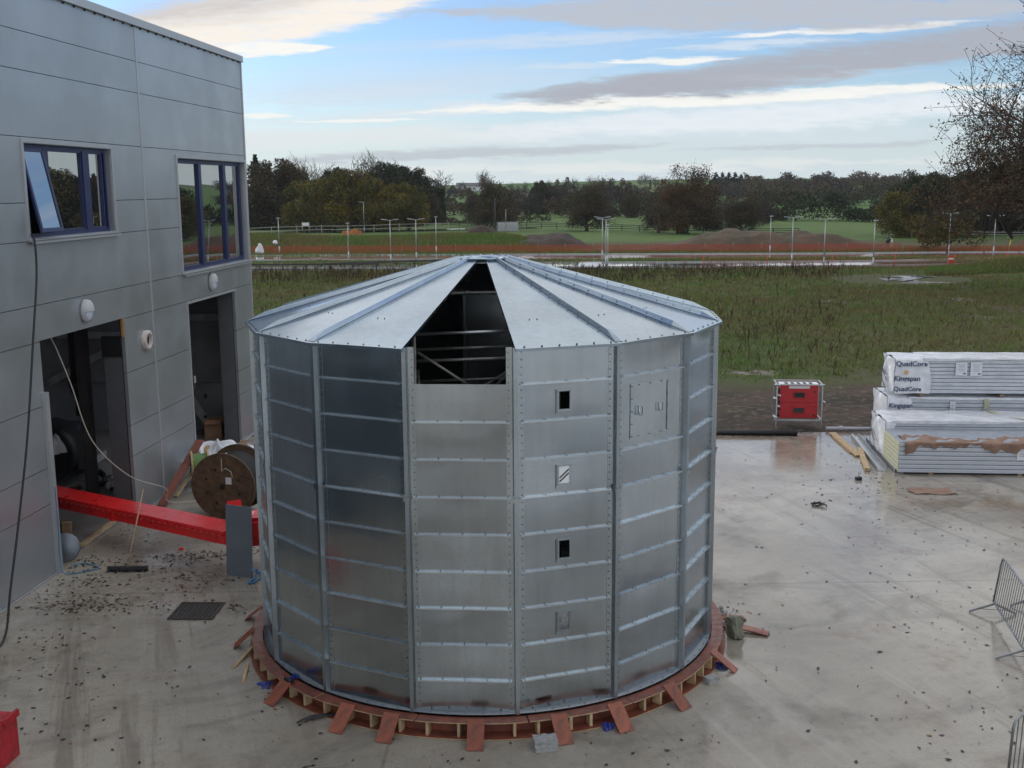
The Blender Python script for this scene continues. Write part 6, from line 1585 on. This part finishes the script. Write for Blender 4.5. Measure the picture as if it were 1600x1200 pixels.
# hedgerows
def hedge(label, pts, h, w, seed, leaf, second, dens=16, ls=.32):
    g = np.random.default_rng(seed); C = []; t = thing('hedge', label, 'hedge', (0, 0, 0))
    for (x0, y0), (x1, y1) in zip(pts[:-1], pts[1:]):
        L = math.hypot(x1-x0, y1-y0); n = int(L*dens*h*2.6); ls_ = ls*.68; u = g.random(n); x = x0 + (x1-x0)*u; y = y0 + (y1-y0)*u + g.normal(0, w*.35, n)
        top = h*(.62 + .25*np.sin(x*.31 + seed) + .18*np.sin(x*.83 + 2*seed) + .12*np.sin(x*2.3)); z = THv(x, y) + np.abs(top)*np.sqrt(g.random(n)) + g.normal(0, .15, n)
        C.append(np.stack([x, y, z], 1))
    C = np.concatenate(C); mi = (np.sin(C[:, 0]*.12 + seed) + .6*np.sin(C[:, 0]*.5) + g.normal(0, .35, len(C)) > 0).astype(int)
    link('foliage', np_mesh('foliage', leaf_verts(C, ls*.68, g, .3), 4, [LEAF[leaf], LEAF[second]], mi), t)
def F(px, d): return (far(px, d).x, d)
hedge('clipped dark hedge between the pastures, left of the lone oak', [F(640, 262), F(720, 258), F(860, 262)], 1.8, 2, 1, 'brown', 'moss', 14)
hedge('hedge at the foot of the green hill behind the ivy-clad tree', [F(650, 380), F(760, 375), F(860, 380)], 2.6, 3, 2, 'dark', 'moss', 9, .4)
hedge('tall thicket behind the lone oak, right of the dark evergreen', [F(845, 345), F(900, 340), F(1050, 345)], 9.5, 8, 23, 'brown', 'grey', 9, .45)
hedge('dark overgrown hedge line left of the broad mossy oak', [F(690, 330), F(745, 325), F(835, 335)], 5., 5, 24, 'brown', 'dark', 9, .45)
hedge('dark scrub filling the gap right of the big russet oak', [F(1110, 280), F(1180, 285), F(1240, 280)], 8.5, 7, 25, 'brown', 'moss', 9, .42)
hedge('second scrub belt beneath the skyline in the middle', [F(830, 440), F(960, 445), F(1160, 440)], 8.5, 10, 26, 'grey', 'brown', 6, .6)
hedge('scrub at the top of the right-hand slope under the skyline', [F(1130, 560), F(1300, 580), F(1480, 560)], 9, 12, 27, 'brown', 'grey', 5, .8)
hedge('thick bramble hedge behind the lone oak', [F(850, 300), F(940, 305), F(1040, 300)], 6.5, 5, 3, 'brown', 'dark', 11, .45)
hedge('thick hedge behind the big russet oak', [F(1000, 262), F(1090, 262), F(1210, 266)], 5.0, 6, 4, 'brown', 'dark', 12, .42)
hedge('long bushy hedge across the field before the wooded slope', [F(1190, 258), F(1300, 254), F(1400, 240), F(1440, 236)], 7.0, 7, 5, 'moss', 'dark', 13, .45)
hedge('long scrubby hedge higher up the slope at the right', [F(1190, 400), F(1300, 395), F(1460, 385)], 8.5, 12, 6, 'brown', 'moss', 6, .6)
hedge('second scrubby belt on the slope at the right', [F(1170, 500), F(1320, 500), F(1500, 490)], 9, 14, 7, 'grey', 'brown', 5, .75)
hedge('skyline scrub on the slope at the right', [F(1150, 640), F(1320, 660), F(1520, 640)], 5.5, 14, 8, 'grey', 'brown', 5, .85)
hedge('brown scrub belt beneath the skyline in the middle', [F(700, 520), F(860, 500), F(1000, 520), F(1180, 520)], 6.5, 12, 9, 'grey', 'brown', 5, .75)
hedge('dark hedge crossing the middle pasture', [F(690, 420), F(850, 410), F(1010, 420)], 4., 6, 10, 'dark', 'moss', 7, .55)
hedge('dark undergrowth beneath the left wood', [F(380, 236), F(470, 238), F(560, 236), F(670, 245)], 6., 7, 11, 'dark', 'brown', 11, .42)
hedge('dark undergrowth beneath the right-hand wood', [F(1395, 182), F(1500, 186), F(1640, 184), F(1900, 165)], 6.5, 6, 12, 'dark', 'brown', 11, .42)
# rough bushes in the field
# the huge oak at the right edge
big = make_tree('oak_tree', 'huge spreading oak at the right edge, bare at the top with rusty leaves below', 'tree', 7, 27, 7.5, 1.3, [15, 8, 7, 7], .95, 'brown', 95000, .12, .24, up=.14, minr=.02, leaf_zmax=(17.0, 3.5), second='rust', zmin=8.)
bx0 = far(1676, 80).x; big.location = (bx0, 80, -.2); big.scale = (.80, .80, .80); big.rotation_euler = (0, 0, .6)
low = lobed('autumn_tree', 'low tangle of yellow-brown branches beneath the huge oak', 'tree', 99, 9, 5, 4200, 'olive', 'rust', .22, .25, 16)
low.location = (far(1487, 133).x, 133, .3); low.scale = (.9, .6, .85)

# ---------------------------------------------------------------- damp November air
hz = bpy.data.materials.new('damp_air'); hz.use_nodes = True
nt = NT(hz.node_tree); nt.n.clear(); out = nt.new('ShaderNodeOutputMaterial'); pv = nt.new('ShaderNodeVolumePrincipled')
pv.inputs['Color'].default_value = (.80, .86, .92, 1); pv.inputs['Density'].default_value = .00011
nt.l.new(pv.outputs[0], out.inputs['Volume'])
mb = MB(); mb.box((0, 792, 26.5), (4400, 1840, 60))
tag(mb.build('haze', hz), kind='stuff')
